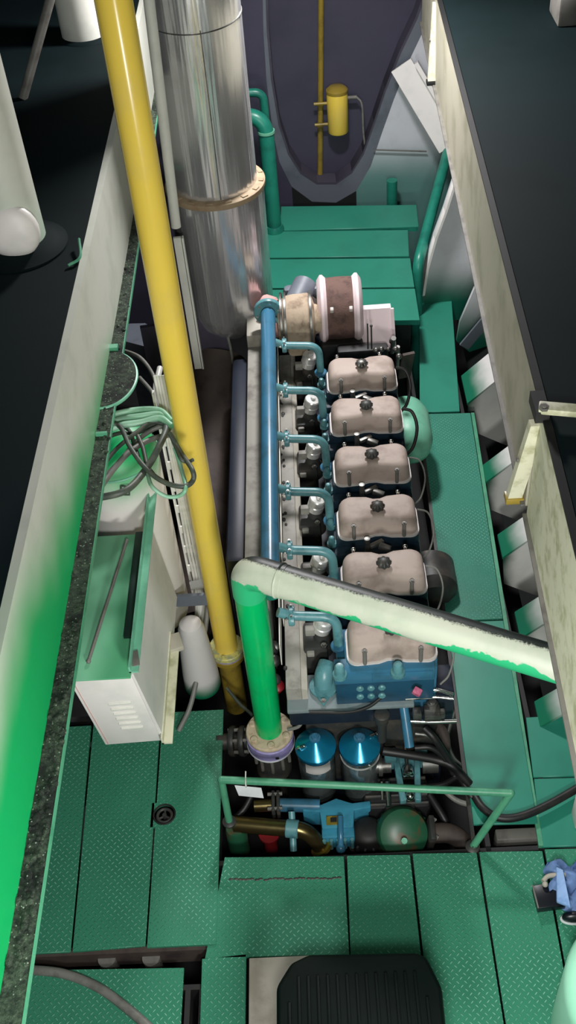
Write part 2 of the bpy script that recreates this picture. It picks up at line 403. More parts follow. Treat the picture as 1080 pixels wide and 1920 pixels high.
def xl(y): return lx(x2a, x2b, y)+g
m.prism([(xl(1.265), 1.265, -.003), (xb, 1.265, -.003), (xb, r0, -.003), (xl(r0), r0, -.003)], (0, 0, .009))
m.prism([(xl(r1), r1, -.003), (xb, r1, -.003), (xb, 2.07, -.003), (xl(2.07), 2.07, -.003)], (0, 0, .009))
if xl(r0) < q0: m.prism([(xl(r0), r0, -.003), (q0, r0, -.003), (q0, r1, -.003), (xl(r1), r1, -.003)], (0, 0, .009))
m.prism([(q1, r0, -.003), (xb, r0, -.003), (xb, r1, -.003), (q1, r1, -.003)], (0, 0, .009))
m.build('plate', 'tread_plate', L3)
MB().tube([(hc.x+math.cos(t)*hr, hc.y+math.sin(t)*hr, .006) for t in (2*math.pi*k/32 for k in range(32))], .003, 8, True).build('rim', 'black_steel', L3)
w = thing('handwheel', 'small dark green valve handwheel sunk in the deck plate hole', 'handwheel', (hc.x, hc.y, -.05))
MB().tube([(hc.x+math.cos(t)*.023, hc.y+math.sin(t)*.023, -.002) for t in (2*math.pi*k/28 for k in range(28))], .0052, 10, True).build('wheel_rim', 'dark_steel', w)
for k in range(3):
    t = math.pi/2+2*math.pi*k/3; MB().cyl((hc.x, hc.y, -.004), (hc.x+math.cos(t)*.022, hc.y+math.sin(t)*.022, -.003), .004, seg=8).build('spoke', 'dark_steel', w)
MB().cyl((hc.x, hc.y, -.06), (hc.x, hc.y, .004), .007).build('stem', 'dark_steel', w)
# bottom left
plate([(-1.15, .5), (-.478, .5), (-.474, 1.205), (-1.15, 1.225)], 'green checker deck plate at bottom left, crossed by a grey cable')
plate([(-.418, .5), (-.300, .5), (-.296, 1.236), (-.424, 1.228)], 'narrow green checker deck plate left of the beige plinth')
F1 = thing('deck_plate', 'wide green checker deck plate with a weld bead before the engine pit', 'deck plate', (-.19, 1.37, -.009))
P = [at(*q, 0) for q in ((421, 1607), (645, 1605), (655, 1790), (384, 1797))]
MB().prism([V((p.x, p.y, -.009)) for p in P], (0, 0, .009), bev=.0015, seg=1).build('plate', 'tread_plate', F1)
m = MB()
for k in range(26):
    p = at(434+k*8+random.uniform(-2, 2), 1650+random.uniform(-2, 1)-k*.12, 0); m.ball(p, .0048, 8, (1.7, .8, .45))
m.build('weld_bead', 'dark_steel', F1)
def strip(xtl, xtr, xbl, xbr, ytop, label, yb=1960, m='tread_plate'): return plate([(xtl, ytop), (xtr, ytop-2), (xbr, yb), (xbl, yb)], label, m)
strip(650, 769, 664, 808, 1604, 'green checker deck plate behind the black ribbed casing')
strip(773, 894, 812, 951, 1600, 'green checker deck plate right of the black ribbed casing')
strip(898, 1017, 955, 1083, 1597, 'green checker deck plate under the black case and cloth')
plate([(1021, 1592), (1200, 1588), (1260, 1960), (1087, 1960)], 'green checker deck plate at the far right edge beneath the shoe')
# right walkway
zR = .008
plate([(787, 776), (882, 774), (943, 1160), (838, 1164)], 'long green checker walkway plate alongside the engine covers', 'tread_plate_teal', zR)
plate([(838.6, 1167), (943.6, 1163), (1008, 1543), (888, 1546)], 'smooth green walkway plate at the right end of the railing', 'deck_green_smooth', zR)
plate([(786, 566), (847, 562), (862, 771), (787, 773)], 'narrow smooth green walkway plate beneath the edge of the back platform', 'deck_green_smooth', zR)
plate([(986, 1345), (1066, 1340), (1110, 1454), (1000, 1457)], 'smooth green plate between walkway and hull, farther of two', 'deck_green_smooth', 0)
plate([(1001, 1460), (1112, 1457), (1150, 1584), (1016, 1588)], 'smooth green plate between walkway and hull, crossed by the black hose', 'deck_green_smooth', 0)
# walkway edging
m = MB(); m.bar(at(784, 772, zR-.004), at(889, 1590, zR-.004), .012, .012)
tag(m.build('edge_strip', 'dark_steel'), 'thin dark steel edging along the walkway beside the engine pit', 'edging')
m = MB(); m.bar(at(886, 776, zR-.012), at(1014, 1588, zR-.012), .014, .014)
tag(m.build('edge_strip', 'rail_green'), 'thin green edging along the hull side of the walkway', 'edging')
# back platform, four planks on a frame
zP = .25
rows = [((527, 387), (781, 384), (785, 425), (525, 432), 'topmost smooth green platform plank, against the bulkhead'), ((500, 434), (765, 431), (767, 480), (500, 483), 'second smooth green platform plank from the bulkhead'),
        ((500, 486), (769, 484), (777, 538), (500, 540), 'third smooth green platform plank from the bulkhead'), ((500, 543), (778, 541), (787, 600), (500, 604), 'smooth green platform plank closest to the turbocharger')]
for a, b, c, d, lab in rows:
    t = thing('platform_plank', lab, 'plank', at((a[0]+c[0])/2, (a[1]+c[1])/2, zP-.03), 'planks of the back platform')
    P = [at(*q, zP) for q in (a, b, c, d)]
    MB().prism([V((p.x, p.y, zP-.008)) for p in P], (0, 0, .008), bev=.0015, seg=1).build('plate', 'deck_green_smooth', t)
    m = MB(); m.bar(P[2]-V((.004, 0, .016)), P[1]-V((.004, 0, .016)), .006, .02); m.bar(P[3]+V((0, .004, -.016)), P[2]+V((-.008, .004, -.016)), .006, .02)
    m.build('edge_flange', 'pipe_green', t)

# ================================================================== GIRDERS AND UPPER DECK
girder_mat('girder_white')
GZ = 1.175
t = thing('deck_girder', 'white girder turning green towards a dirt covered ledge, left of the opening', 'girder', (-.59, 2.6, GZ-.02))
MB().box((-.625, .2, GZ), (-.605, 4.9, ZU)).build('web', 'girder_white', t)
m = MB(); lo, hi = GZ-.012, GZ
m.prism([(-.605, .2, lo), (-.557, .2, lo), (-.567, 2.43, lo), (-.582, 4.9, lo), (-.605, 4.9, lo)], (0, 0, .012)); m.build('ledge', 'grime', t)
m = MB(); m.prism([(-.557, .2, lo), (-.554, .2, lo), (-.564, 2.43, lo), (-.579, 4.9, lo), (-.582, 4.9, lo), (-.567, 2.43, lo)], (0, 0, .0128)); m.build('ledge_rim', 'rail_green', t)
hd = at(196, 712, GZ)
m = MB(); arc = [V((hd.x+math.cos(a)*.092, hd.y+math.sin(a)*.13, GZ-.008)) for a in (math.radians(-92+184*k/24) for k in range(25))]
m.prism(arc, (0, 0, .0125)); hb = m.build('half_round_bracket', 'grime', t)
m = MB(); m.tube([p+V((0, 0, .007)) for p in arc[:-4]], .0055, 8); m.build('bracket_rim', 'pale_green', hb)
for q0, q1, w_ in ((hd+V((-.03, .145, .006)), hd+V((.026, .145, .006)), .02), (V((-.603, 2.17, GZ+.004)), V((-.572, 2.17, GZ+.004)), .008)): MB().bar(q0, q1, w_, .014).build('cross_rib', 'rail_green', t)
# lumps of dirt lying on the ledge
m = MB()
for k in range(230):
    y = random.choice([random.uniform(.75, 1.5), random.uniform(.75, 4.0)]); r = random.choice([.002, .003, .004, .006]) * (1.3 if y < 1.3 else 1)
    m.ball((random.uniform(-.603, -.566), y, GZ+r*.3), r, 6, (1, random.uniform(.7, 1.6), .6))
o = m.build('dirt_crumbs', 'grime', t, 60); o['kind'] = 'stuff'
# right girder
def web(p0, p1, z0, z1, th=.018):
    a, b = V(p0), V(p1); n = V((th, 0, 0))
    return MB().hexa([(a.x, a.y, z0), (b.x, b.y, z0), (b.x+th, b.y, z0), (a.x+th, a.y, z0), (a.x, a.y, z1), (b.x, b.y, z1), (b.x+th, b.y, z1), (a.x+th, a.y, z1)])
RZ = 1.18
t = thing('deck_girder', 'beige girder along the right of the opening with angle iron stiffeners', 'girder', (.5, 2.6, RZ))
web((.487, 1.80, 0), (.572, 4.9, 0), RZ, ZU).build('web', 'beige_paint', t)
web((.428, .1, 0), (.485, 1.77, 0), RZ, ZU).build('web', 'pale_beige', t)
m = MB(); m.bar((.482, 1.80, RZ+.003), (.567, 4.9, RZ+.003), .012, .006); m.bar((.423, .1, RZ+.003), (.481, 1.77, RZ+.003), .012, .006); m.build('bottom_flange', 'grey_steel', t)
m = MB(); m.bar((.496, 1.80, ZU+.003), (.581, 4.9, ZU+.003), .018, .006); m.bar((.437, .1, ZU+.003), (.494, 1.77, ZU+.003), .018, .006); m.build('top_rim', 'bilge', t)
def stiff(pxt, pxb, zt, zb, dx):
    a, b = at(*pxt, zt), at(*pxb, zb); mm = MB()
    mm.hexa([b+V(q) for q in ((-.022, -.012, 0), (.012, -.012, 0), (.012, .012, 0), (-.022, .012, 0))]+[a+V(q) for q in ((-.022, -.012, 0), (.012, -.012, 0), (.012, .012, 0), (-.022, .012, 0))])
    s = mm.build('stiffener', 'pale_beige', t)
    e = MB(); e.obox(b+V((-.005, 0, -.008)), (.044, .034, .018), bev=.003); e.build('end_block', 'olive_paint' if zt < 1.6 and pxt[1] > 400 else 'black_steel', s)
    e = MB(); p = (a+b)/2+V((-.023, -.006, .01)); e.cyl(p, p+V((-.004, 0, 0)), .006); e.build('bolt', 'grey_steel', s)
stiff((1012, 792), (968, 928), 1.47, 1.19, 0); stiff((822, 5), (812, 150), 1.47, 1.20, 0)
t = thing('support_bar', 'pale bolted bar lying across the dark upper deck at right', 'bar', at(1010, 768, ZU+.02))
a, b = at(1010, 764, ZU+.03), at(1140, 775, ZU+.03); MB().bar(a, b, .03, .016, bev=.003).build('bar', 'pale_beige', t)
p = at(1020, 764, ZU+.04); MB().bolt(p-V((0, 0, .004)), (0, 0, 1), .011, .007).build('bolt_head', 'grey_steel', t)
m = MB(); a = at(1003, 752, ZU+.014); m.obox(a+V((.006, -.02, 0)), (.03, .075, .03)); m.build('socket', 'black_steel', t)
m = MB(); m.obox(at(1068, 8, ZU+.05), (.11, .16, .10), bev=.01); tag(m.build('junction_box', 'grey_steel'), 'pale box on the dark upper deck at the top right corner', 'box')

# posts on the left upper deck
overspray_mat('post_white', (206, 208, 196), (150, 190, 166), 2, .25*S, -.15*S, 4, .3)
pc = at(35, 462, ZU)
t = thing('pillar', 'thick white round pillar on the dark deck at far left', 'pillar', pc)
MB().cyl(pc, pc+V((0, 0, 2.2)), .083, seg=40).build('shaft', 'post_white', t)
m = MB(); m.lathe([(.14, 0), (.14, .006), (.11, .012), (.085, .03)], pc, seg=40); m.build('base_collar', 'dark_deck', t)
m = MB(); bpt = pc+V((.012, -.066, .085)); m.ball(bpt, .08, 24, (.98, .5, 1.0)); m.build('weld_patch', 'white_paint', t)
m = MB(); m.tube([pc+V((-.12, -.10, .14)), pc+V((-.05, -.09, .13)), pc+V((-.02, -.085, .10))], [.03, .024, .012], 12); m.build('side_stub', 'grey_steel', t)
a, b = at(140, -70, 1.9), at(60, 195, ZU)
m = MB(); m.cyl(b+V((-.04, .05, 0)), a+V((0, .1, .1)), .016, seg=16); tag(m.build('stay_rod', 'grey_steel'), 'thin grey slanted stay rod behind the thick white pillar', 'rod')
p = at(160, 68, ZU); t = thing('pillar', 'grey white round pillar stub at top left behind the yellow pipe', 'pillar', p)
MB().cyl(p, p+V((0, 0, 1.5)), .088, seg=36).build('shaft', 'cream_paint', t)
MB().lathe([(.105, 0), (.10, .006), (.088, .012)], p, seg=36).build('base_collar', 'dark_deck', t)
m = MB(); a = at(128, 498, ZU+.006); m.tube(smooth([a, at(150, 482, ZU+.012), at(148, 448, ZU+.02)]), .004, 8)
tag(m.build('rag_strip', 'rail_green'), 'thin green strip of rag on the dark deck beside the pillar', 'rag')

# ================================================================== BIG PIPES
yx, yy = -.366, 2.26
t = thing('pipe', 'tall glossy yellow vertical pipe with a bolted flange', 'pipe', (yx, yy, -.2))
MB().cyl((yx, yy, .105), (yx, yy, 2.9), .0395, seg=40).build('riser', 'yellow_paint', t)
m = MB(); m.lathe([(.059, 0), (.062, .003), (.062, .018), (.059, .021), (.041, .022)], (yx, yy, .09), seg=40); fl = m.build('upper_flange', 'flange_yellow', t)
for k in range(6):
    a = math.radians(20+60*k); MB().bolt((yx+math.cos(a)*.050, yy+math.sin(a)*.050, .11), (0, 0, 1), .007, .006).build('bolt', 'flange_yellow', fl)
MB().lathe([(.057, 0), (.062, .003), (.062, .02), (.057, .023)], (yx, yy, .062), seg=40).build('lower_flange', 'olive_paint', t)
MB().lathe([(.0595, 0), (.0595, .006)], (yx, yy, .0845), seg=40).build('gasket', 'flange_lilac', t)
MB().cyl((yx, yy, -.25), (yx, yy, .063), .039, seg=32).build('lower_stub', 'olive_paint', t)

gx, gy = -.219, 1.914; gr = .0465
A = V((gx, gy, .88)); B = V((.549, 1.545, .88)); dh = (B-A).normalized()
t = thing('pipe', 'cream and green pipe with an elbow crossing above the engine', 'pipe', (gx, gy, .06))
MB().cyl((gx, gy, .11), (gx, gy, .82), .0425, .0452, 40).build('riser', 'bright_green', t)
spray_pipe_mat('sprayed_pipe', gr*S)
def set_origin(o, p):
    off = V(p)-WL[o.parent]
    for v in o.data.vertices: v.co -= off
    o.location = off
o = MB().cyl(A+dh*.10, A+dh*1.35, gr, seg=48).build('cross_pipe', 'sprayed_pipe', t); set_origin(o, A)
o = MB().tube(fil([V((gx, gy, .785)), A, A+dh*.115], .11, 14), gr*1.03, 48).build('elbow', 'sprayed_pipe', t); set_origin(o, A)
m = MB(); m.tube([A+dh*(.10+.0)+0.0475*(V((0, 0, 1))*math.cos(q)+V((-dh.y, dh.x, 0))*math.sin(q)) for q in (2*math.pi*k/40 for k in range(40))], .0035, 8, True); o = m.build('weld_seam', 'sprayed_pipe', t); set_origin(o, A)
m = MB(); m.lathe([(.075, 0), (.077, .003), (.077, .013), (.074, .017), (.044, .018)], (gx, gy, .088), seg=44); fl = m.build('upper_flange', 'flange_stone', t)
for k in range(6):
    a = math.radians(35+60*k); MB().lathe([(.0125, 0), (.0125, .003), (.010, .006), (0, .007)], (gx+math.cos(a)*.060, gy+math.sin(a)*.060, .105), seg=14).build('bolt', 'flange_stone', fl)
MB().lathe([(.073, 0), (.0775, .003), (.0775, .044), (.074, .047)], (gx, gy, .036), seg=44).build('lower_flange', 'flange_lilac', t)
MB().tube([(gx+math.cos(q)*.0755, gy+math.sin(q)*.0765, .036) for q in (2*math.pi*k/44 for k in range(44))], .004, 8, True).build('flange_rim', 'tag_white', t)
m = MB(); m.obox((gx+.022, gy-.0775, .056), (.011, .004, .007)); m.build('gasket_tab', 'black_steel', t)
m = MB(); m.cyl((gx, gy, -.35), (gx, gy, .036), .036, seg=28); m.lathe([(.06, 0), (.06, .02), (.05, .06), (.05, .1)], (gx, gy, -.12)); m.build('lower_stub', 'dark_steel', t)
for k in range(5):
    a = math.radians(180+36*k+18); MB().cyl((gx+math.cos(a)*.058, gy+math.sin(a)*.058, -.06), (gx+math.cos(a)*.058, gy+math.sin(a)*.058, .036), .006, seg=8).build('stud', 'grey_steel', t)

# exhaust funnel
ex, ey = -.335, 3.68
t = thing('exhaust_pipe', 'large shiny silver clad exhaust pipe rising behind the engine', 'exhaust pipe', (ex, ey, .5))
MB().lathe([(.05, .44), (.11, .47), (.16, .53), (.180, .60), (.182, 1.092)], (ex, ey, 0), seg=64).build('lower_jacket', 'silver_jacket_dull', t)
m = MB(); m.lathe([(.161, 1.094), (.188, 1.092), (.190, 1.097), (.190, 1.112), (.185, 1.116), (.161, 1.118)], (ex, ey, 0), seg=64); cr = m.build('collar', 'ring_tan', t)
for k in range(9):
    a = math.radians(200+k*22); MB().obox((ex+math.cos(a)*.176, ey+math.sin(a)*.176, 1.118), (.018, .026, .005), (0, 0, a), .002).build('collar_pad', 'ring_tan', cr)
MB().cyl((ex, ey, 1.10), (ex, ey, 3.0), .160, seg=64).build('upper_jacket', 'silver_jacket', t)
for z in (1.72, 2.35): MB().tube([(ex+math.cos(q)*.1605, ey+math.sin(q)*.1605, z+.01*math.sin(q)) for q in (2*math.pi*k/56 for k in range(56))], .0022, 6, True).build('ring_seam', 'dull_metal', t)
a = math.radians(-80); m = MB(); m.tube([(ex+math.cos(a)*.1605, ey+math.sin(a)*.1605, 1.12), (ex+math.cos(a)*.1605, ey+math.sin(a)*.1605, 1.72)], .002, 6); m.build('seam_bead', 'dull_metal', t)
m = MB(); m.lathe([(.03, 0), (.045, .006), (.05, .03), (.044, .05)], (ex+.16, ey-.11, .52), axis=(.6, -.6, .35)); m.build('outlet_collar', 'pink_dust', t)
# thin pale conduits left of the exhaust
p0, p1 = aty(283, -20, 3.5), aty(330, 425, 3.5)
m = MB(); m.cyl(p1, p0+V((0, 0, .3)), .0185, seg=16); tag(m.build('conduit', 'cream_paint'), 'thin cream vertical conduit just left of the silver exhaust pipe', 'conduit')
m = MB(); a, b = aty(332, 445, 3.45), aty(372, 690, 3.45); m.bar(a, b, .028, .012, up=(0, 1, 0)); m.bar(a+V((.02, 0, .0)), b+V((.02, 0, .0)), .006, .02, up=(0, 1, 0))
tag(m.build('flat_bar', 'cream_paint'), 'short cream flat bar between yellow pipe and silver exhaust', 'bar')
m = MB(); a, b = aty(346, 440, 3.62), aty(378, 800, 3.62); m.bar(a, b, .03, .03, up=(0, 1, 0)); tag(m.build('flat_bar', 'pipe_green'), 'dark green upright bar beneath the silver exhaust', 'bar')

# green pipes at the back left
t = thing('pipe', 'green bent pipe standing on the back platform beside the exhaust', 'pipe', at(515, 450, .25))
b = at(516, 448, .2); zt = 1.02
MB().tube(fil([b, V((b.x, b.y, aty(508, 218, b.y).z)), V((b.x-.5, b.y+.12, aty(508, 218, b.y).z)),], .09, 10), .037, 24).build('bend', 'pipe_green', t)
MB().lathe([(.05, 0), (.05, .012), (.042, .03)], (b.x, b.y, .25)).build('foot_collar', 'pipe_green', t)
zz = aty(508, 248, b.y).z; MB().lathe([(.041, 0), (.041, .012)], (b.x, b.y, zz)).build('sleeve', 'pale_green', t)
c = at(497, 330, .25); c = aty(497, 215, 4.95)
m = MB(); zt = aty(497, 172, 4.95).z; m.tube(fil([(c.x, 4.95, -.58), (c.x, 4.95, zt), (c.x-.4, 4.95, zt)], .05, 8), .02, 16)
tag(m.build('pipe', 'pipe_green'), 'thinner green bent pipe behind the larger green bend', 'pipe')
a, b = aty(844, 268, 5.05), at(784, 492, .10); b = aty(784, 492, 4.35)
m = MB(); m.tube(fil([V((b.x-.01, b.y-.06, -.57)), b, b+(a-b)*1.04], .05), .026, 20); tag(m.build('pipe', 'pipe_green'), 'slanted green pipe running up behind the right girder', 'pipe')
m = MB(); a = aty(735, 338, 5.12); m.cyl((a.x, a.y, -.58), a, .028, seg=18); tag(m.build('post', 'pipe_green'), 'short green post behind the back platform', 'post')
# yellow pipe and lamp at the bulkhead
a, b = aty(600, 356, 5.2965), aty(608, -25, 5.2965)
m = MB(); m.cyl(a, b+V((0, 0, .3)), .0145, seg=16); yo = tag(m.build('conduit', 'olive_paint'), 'thin ochre vertical conduit on the dark bulkhead', 'conduit')
yc = aty(633, 210, 5.255)
t = thing('alarm_horn', 'small yellow cylindrical device fixed beside the ochre conduit', 'device', yc)
hz = .105; MB().lathe([(.050, -hz), (.054, -hz+.006), (.054, hz-.012), (.050, hz)], yc, seg=28).build('body', 'yellow_paint', t)
MB().lathe([(.052, 0), (.056, .004), (.056, .016), (.04, .03), (.0, .034)], yc+V((0, 0, hz-.004)), seg=28).build('cap', 'olive_paint', t)
m = MB(); m.cyl(yc+V((-.12, .0, -.06)), yc+V((-.04, 0, -.06)), .008); m.cyl(yc+V((-.12, .0, .05)), yc+V((-.04, 0, .05)), .008); m.build('bracket', 'olive_paint', t)
m = MB(); m.cyl(yc+V((.05, 0, .07)), yc+V((.10, 0, .07)), .01); m.build('cable_gland', 'grey_steel', t)
m = MB(); m.tube(smooth([yc+V((.10, 0, .07)), yc+V((.125, -.01, .03)), yc+V((.13, -.02, -.12)), yc+V((.15, -.02, -.25)), yc+V((.2, -.02, -.33))]), .005, 8)
tag(m.build('cable', 'cable_grey'), 'thin pale cable hanging from the yellow bulkhead device', 'cable')

# ================================================================== HULL FRAMES AT RIGHT
def hull_frame(yf, wy, label, xs=(.67, 1.05), zoff=0, green=(.76, .70), webm='hull_web', drop=.30):
    t = thing('hull_frame', label, 'frame', (xs[0], yf, zoff-.1), 'hull frames along the right side')
    x0, x1 = xs; z0, z1 = zoff, zoff+(x1-x0)*1.0
    m = MB(); m.hexa([(x0, yf-wy/2, z0-.012), (x0, yf+wy/2, z0-.012), (x1, yf+wy/2, z1-.012), (x1, yf-wy/2, z1-.012), (x0, yf-wy/2, z0), (x0, yf+wy/2, z0), (x1, yf+wy/2, z1), (x1, yf-wy/2, z1)])
    o = m.build('flange', 'hull_flange', t)
    m = MB(); m.prism([(x0+.004, yf-wy/2+.008, z0-.012), (x1, yf-wy/2+.008, z1-.012), (x1+drop*.9, yf-wy/2+.008, z1-.15), (x0+drop*.8, yf-wy/2+.008, z0-drop), (x0+.02, yf-wy/2+.008, z0-drop*.55)], (0, .012, 0)); m.build('web', webm, t)
overspray_mat('hull_flange', (226, 224, 222), (24, 112, 84), 0, .105*S, .02*S, 6, .10)
overspray_mat('hull_web', (236, 236, 230), (36, 84, 66), 0, .07*S, .0*S, 7, .06)
hull_frame(3.73, .20, 'white hull frame with green foot beside the narrow end of the walkway', xs=(.665, .98))
hull_frame(3.17, .10, 'hull frame showing left of the foot of the girder stiffener')
hull_frame(2.76, .12, 'hull frame with green foot just beyond the crossing pipe, farther of two')
hull_frame(2.37, .12, 'hull frame with green foot partly hidden by the crossing pipe')
hull_frame(1.99, .10, 'green hull frame on the near side of the crossing pipe', webm='deck_green_smooth')
overspray_mat('web_frame', (222, 222, 226), (22, 104, 82), 2, .46*S, .20*S, 4, .1)
t = thing('web_frame', 'tall white web frame with a rounded edge and green foot behind the walkway', 'frame', (.66, 4.42, -.2))
pp = [(787, 600), (790, 545), (797, 497), (813, 440), (832, 388), (850, 332), (905, 332), (930, 470), (900, 600)]
MB().prism([aty(a, b, 4.42) for a, b in pp], (0, .02, 0)).build('web', 'web_frame', t)
m = MB(); q = [aty(a, b, 4.42) for a, b in pp[1:6]]
for k in range(len(q)-1): m.hexa([q[k], q[k+1], q[k+1]+V((.012, 0, .004)), q[k]+V((.012, 0, .004))]+[v+V((0, -.05, 0)) for v in (q[k], q[k+1], q[k+1]+V((.012, 0, .004)), q[k]+V((.012, 0, .004)))])
m.build('face_flange', 'white_paint', t, 60)
t = thing('web_frame', 'smaller white and green web frame between tall web frame and hull frames', 'frame', (.75, 4.05, -.2))
MB().prism([aty(a, b, 4.08) for a, b in ((856, 640), (862, 605), (888, 545), (905, 510), (955, 560), (940, 640), (880, 660))], (0, .02, 0)).build('web', 'web_frame', t)
m = MB(); m.bar(aty(870, 650, 3.98), aty(916, 595, 3.98), .05, .012, up=(0, 1, 0)); m.build('stringer', 'arch_grey', t)

# ================================================================== ENGINE
E = thing('engine', 'blue six cylinder diesel engine with six dusty rocker covers', 'engine', (.1, 2.6, -.5))
KY = [3.115, 2.876, 2.620, 2.373, 2.132, 1.881]; KX = .172
KO = [.014, .012, .008, .005, .002, 0]
m = MB(); m.box((-.08, 1.93, -.40), (.33, 3.45, .30), .012); m.box((-.12, 1.97, -.45), (.36, 3.5, -.2), .012); m.build('block', 'navy_casing', E)
MB().box((-.145, 1.80, .352), (.235, 1.93, .37), .004).build('front_shelf', 'shelf_grey', E); MB().box((-.145, 1.86, .20), (.30, 1.94, .352), .006).build('front_casing', 'navy_casing', E)
m = MB(); m.box((.236, 1.84, .20), (.36, 1.95, .36), .006); m.build('front_right_casing', 'navy_casing', E)
MB().box((.005, 1.812, .372), (.292, 1.86, .489), .004).build('front_face', 'face_blue', E)
for k in range(3):
    for z in (.41, .45):
        p = V((.075+k*.032, 1.812, z)); MB().lathe([(.0115, 0), (.0115, .004), (.008, .007), (0, .007)], p, axis=(0, -1, 0), seg=14).build('plug', 'engine_teal', E)
for i, ky in enumerate(KY):
    y0, y1 = ky-.105+KO[i], ky+.115+KO[i]
    m = MB(); ky = ky+KO[i]; m.box((.010, (1.835 if i == 5 else y0+.02), .30), (.305, y1, .505), .010); m.box((.035, ky-.05, .505), (.302, ky+.075, .548), .006)
    if i == 5: m.box((.002, 1.80, .488), (.292, ky-.03, .547), .004); m.box((.11, 1.796, .50), (.285, 1.802, .536), .002)
    h = m.build('cylinder_head', 'engine_blue' if i == 5 else 'head_dark', E)
    # rocker cover: pillow-shaped, step down at the front, a waist in the middle of its long sides
    def outline(inset, z, yf, yr):
        xs0, xs1 = .046+inset, .298-inset; r = .03
        pts = []
        def arc(cx, cy, a0, a1):
            for q in range(6): a = math.radians(a0+(a1-a0)*q/5); pts.append(V((cx+math.cos(a)*r, cy+math.sin(a)*r, z)))
        arc(xs0+r, yf+r, 180, 270)
        for u in (.35, .45, .5, .55, .65): pts.append(V((xs0+(xs1-xs0)*u, yf+(.013 if .4 < u < .6 else 0.004 if u in (.35, .65) else 0), z)))
        arc(xs1-r, yf+r, 270, 360); arc(xs1-r, yr-r, 0, 90)
        for u in (.65, .55, .5, .45, .35): pts.append(V((xs0+(xs1-xs0)*u, yr-(.014 if .4 < u < .6 else 0.004 if u in (.35, .65) else 0), z)))
        arc(xs0+r, yr-r, 90, 180); return pts
    yf, yr = ky-.055, ky+.078
    layers = [outline(0, .552, yf, yr), outline(.001, .580, yf+.002, yr-.002), outline(.004, .597, yf+.004, yr-.003), outline(.008, .608, yf+.008, yr-.006), outline(.015, .616, yf+.015, yr-.010), outline(.026, .620, yf+.025, yr-.02)]
    b = bmesh.new(); R = [[b.verts.new(p) for p in ly] for ly in layers]; n = len(R[0])
    for A_, B_ in zip(R, R[1:]):
        for q in range(n): b.faces.new([A_[q], A_[(q+1) % n], B_[(q+1) % n], B_[q]])
    b.faces.new(R[-1]); b.faces.new(R[0][::-1]); bmesh.ops.recalc_face_normals(b, faces=b.faces)
    m = MB(); m._merge(b); m.build('rocker_cover', 'cover_dust', h, 50)
    m = MB(); m.prism(outline(-.005, .546, yf-.006, yr+.006), (0, 0, .007)); m.build('gasket', 'cover_rim', h)
    m = MB(); kp = V((KX, ky+.002, .618)); m.lathe([(.013, 0), (.013, .008)], kp, seg=16)
    m.lathe([(.014, .008), (.0215, .010), (.022, .020), (.018, .024), (.013, .029), (0, .031)], kp, seg=48, mod=lambda a: 1+.09*math.cos(8*a)); m.build('filler_cap', 'dark_steel' if i != 0 else 'dull_metal', h, 60)
    for bx in (.092, .252):
        m = MB(); m.cyl((bx, yf-.001, .55), (bx, yf+.001, .602), .0062, seg=10); m.bolt((bx, yf+.001, .600), (0, 0, 1), .0075, .008); m.build('cover_bolt', 'grey_steel', h)
        m = MB(); m.cyl((bx-.008, yr+.004, .55), (bx-.008, yr+.004, .61), .006, seg=10); m.ball((bx-.008, yr+.004, .614), .0075, 10); m.build('cover_bolt', 'chrome', h)
    # injector fitting between the covers
    fx = .132; fy = yf-.028
    m = MB(); m.cyl((fx, fy, .505), (fx, fy, .57), .009, seg=12); m.lathe([(.010, 0), (.010, .006), (.005, .007)], (fx, fy, .57), seg=14); m.obox((fx+.03, fy+.004, .545), (.05, .016, .014), (0, 0, .5), .003); m.obox((fx+.055, fy-.01, .54), (.04, .02, .02), (0, .2, -.4), .004); (m.build('injector_fitting', 'dull_metal', h) if i < 5 else m.bm.free())
    for dy in (.045, -.035):
        m = MB(); m.lathe([(.016, 0), (.016, .012), (.011, .013), (.011, .028), (.008, .036), (0, .040)], (.020, ky+dy, .505), seg=14); m.build('head_nut', 'engine_teal', h)
    m = MB(); m.tube(smooth([(.30, ky+.01, .60), (.335, ky+.005, .585), (.35, ky-.03, .54), (.335, ky-.06, .48), (.31, ky-.07, .45)]), .006 if i < 2 else .003, 10); m.build('breather_hose', 'black_rubber' if i < 2 else 'cable_grey', h)
# nuts on the front ledge
for q in ((637, 1262), (746, 1258)):
    p = at(*q, .55); m = MB(); m.lathe([(.021, -.014), (.021, -.002), (.015, 0), (.015, .026), (.011, .034), (0, .036)], p, seg=16); m.build('front_nut', 'engine_teal', E)
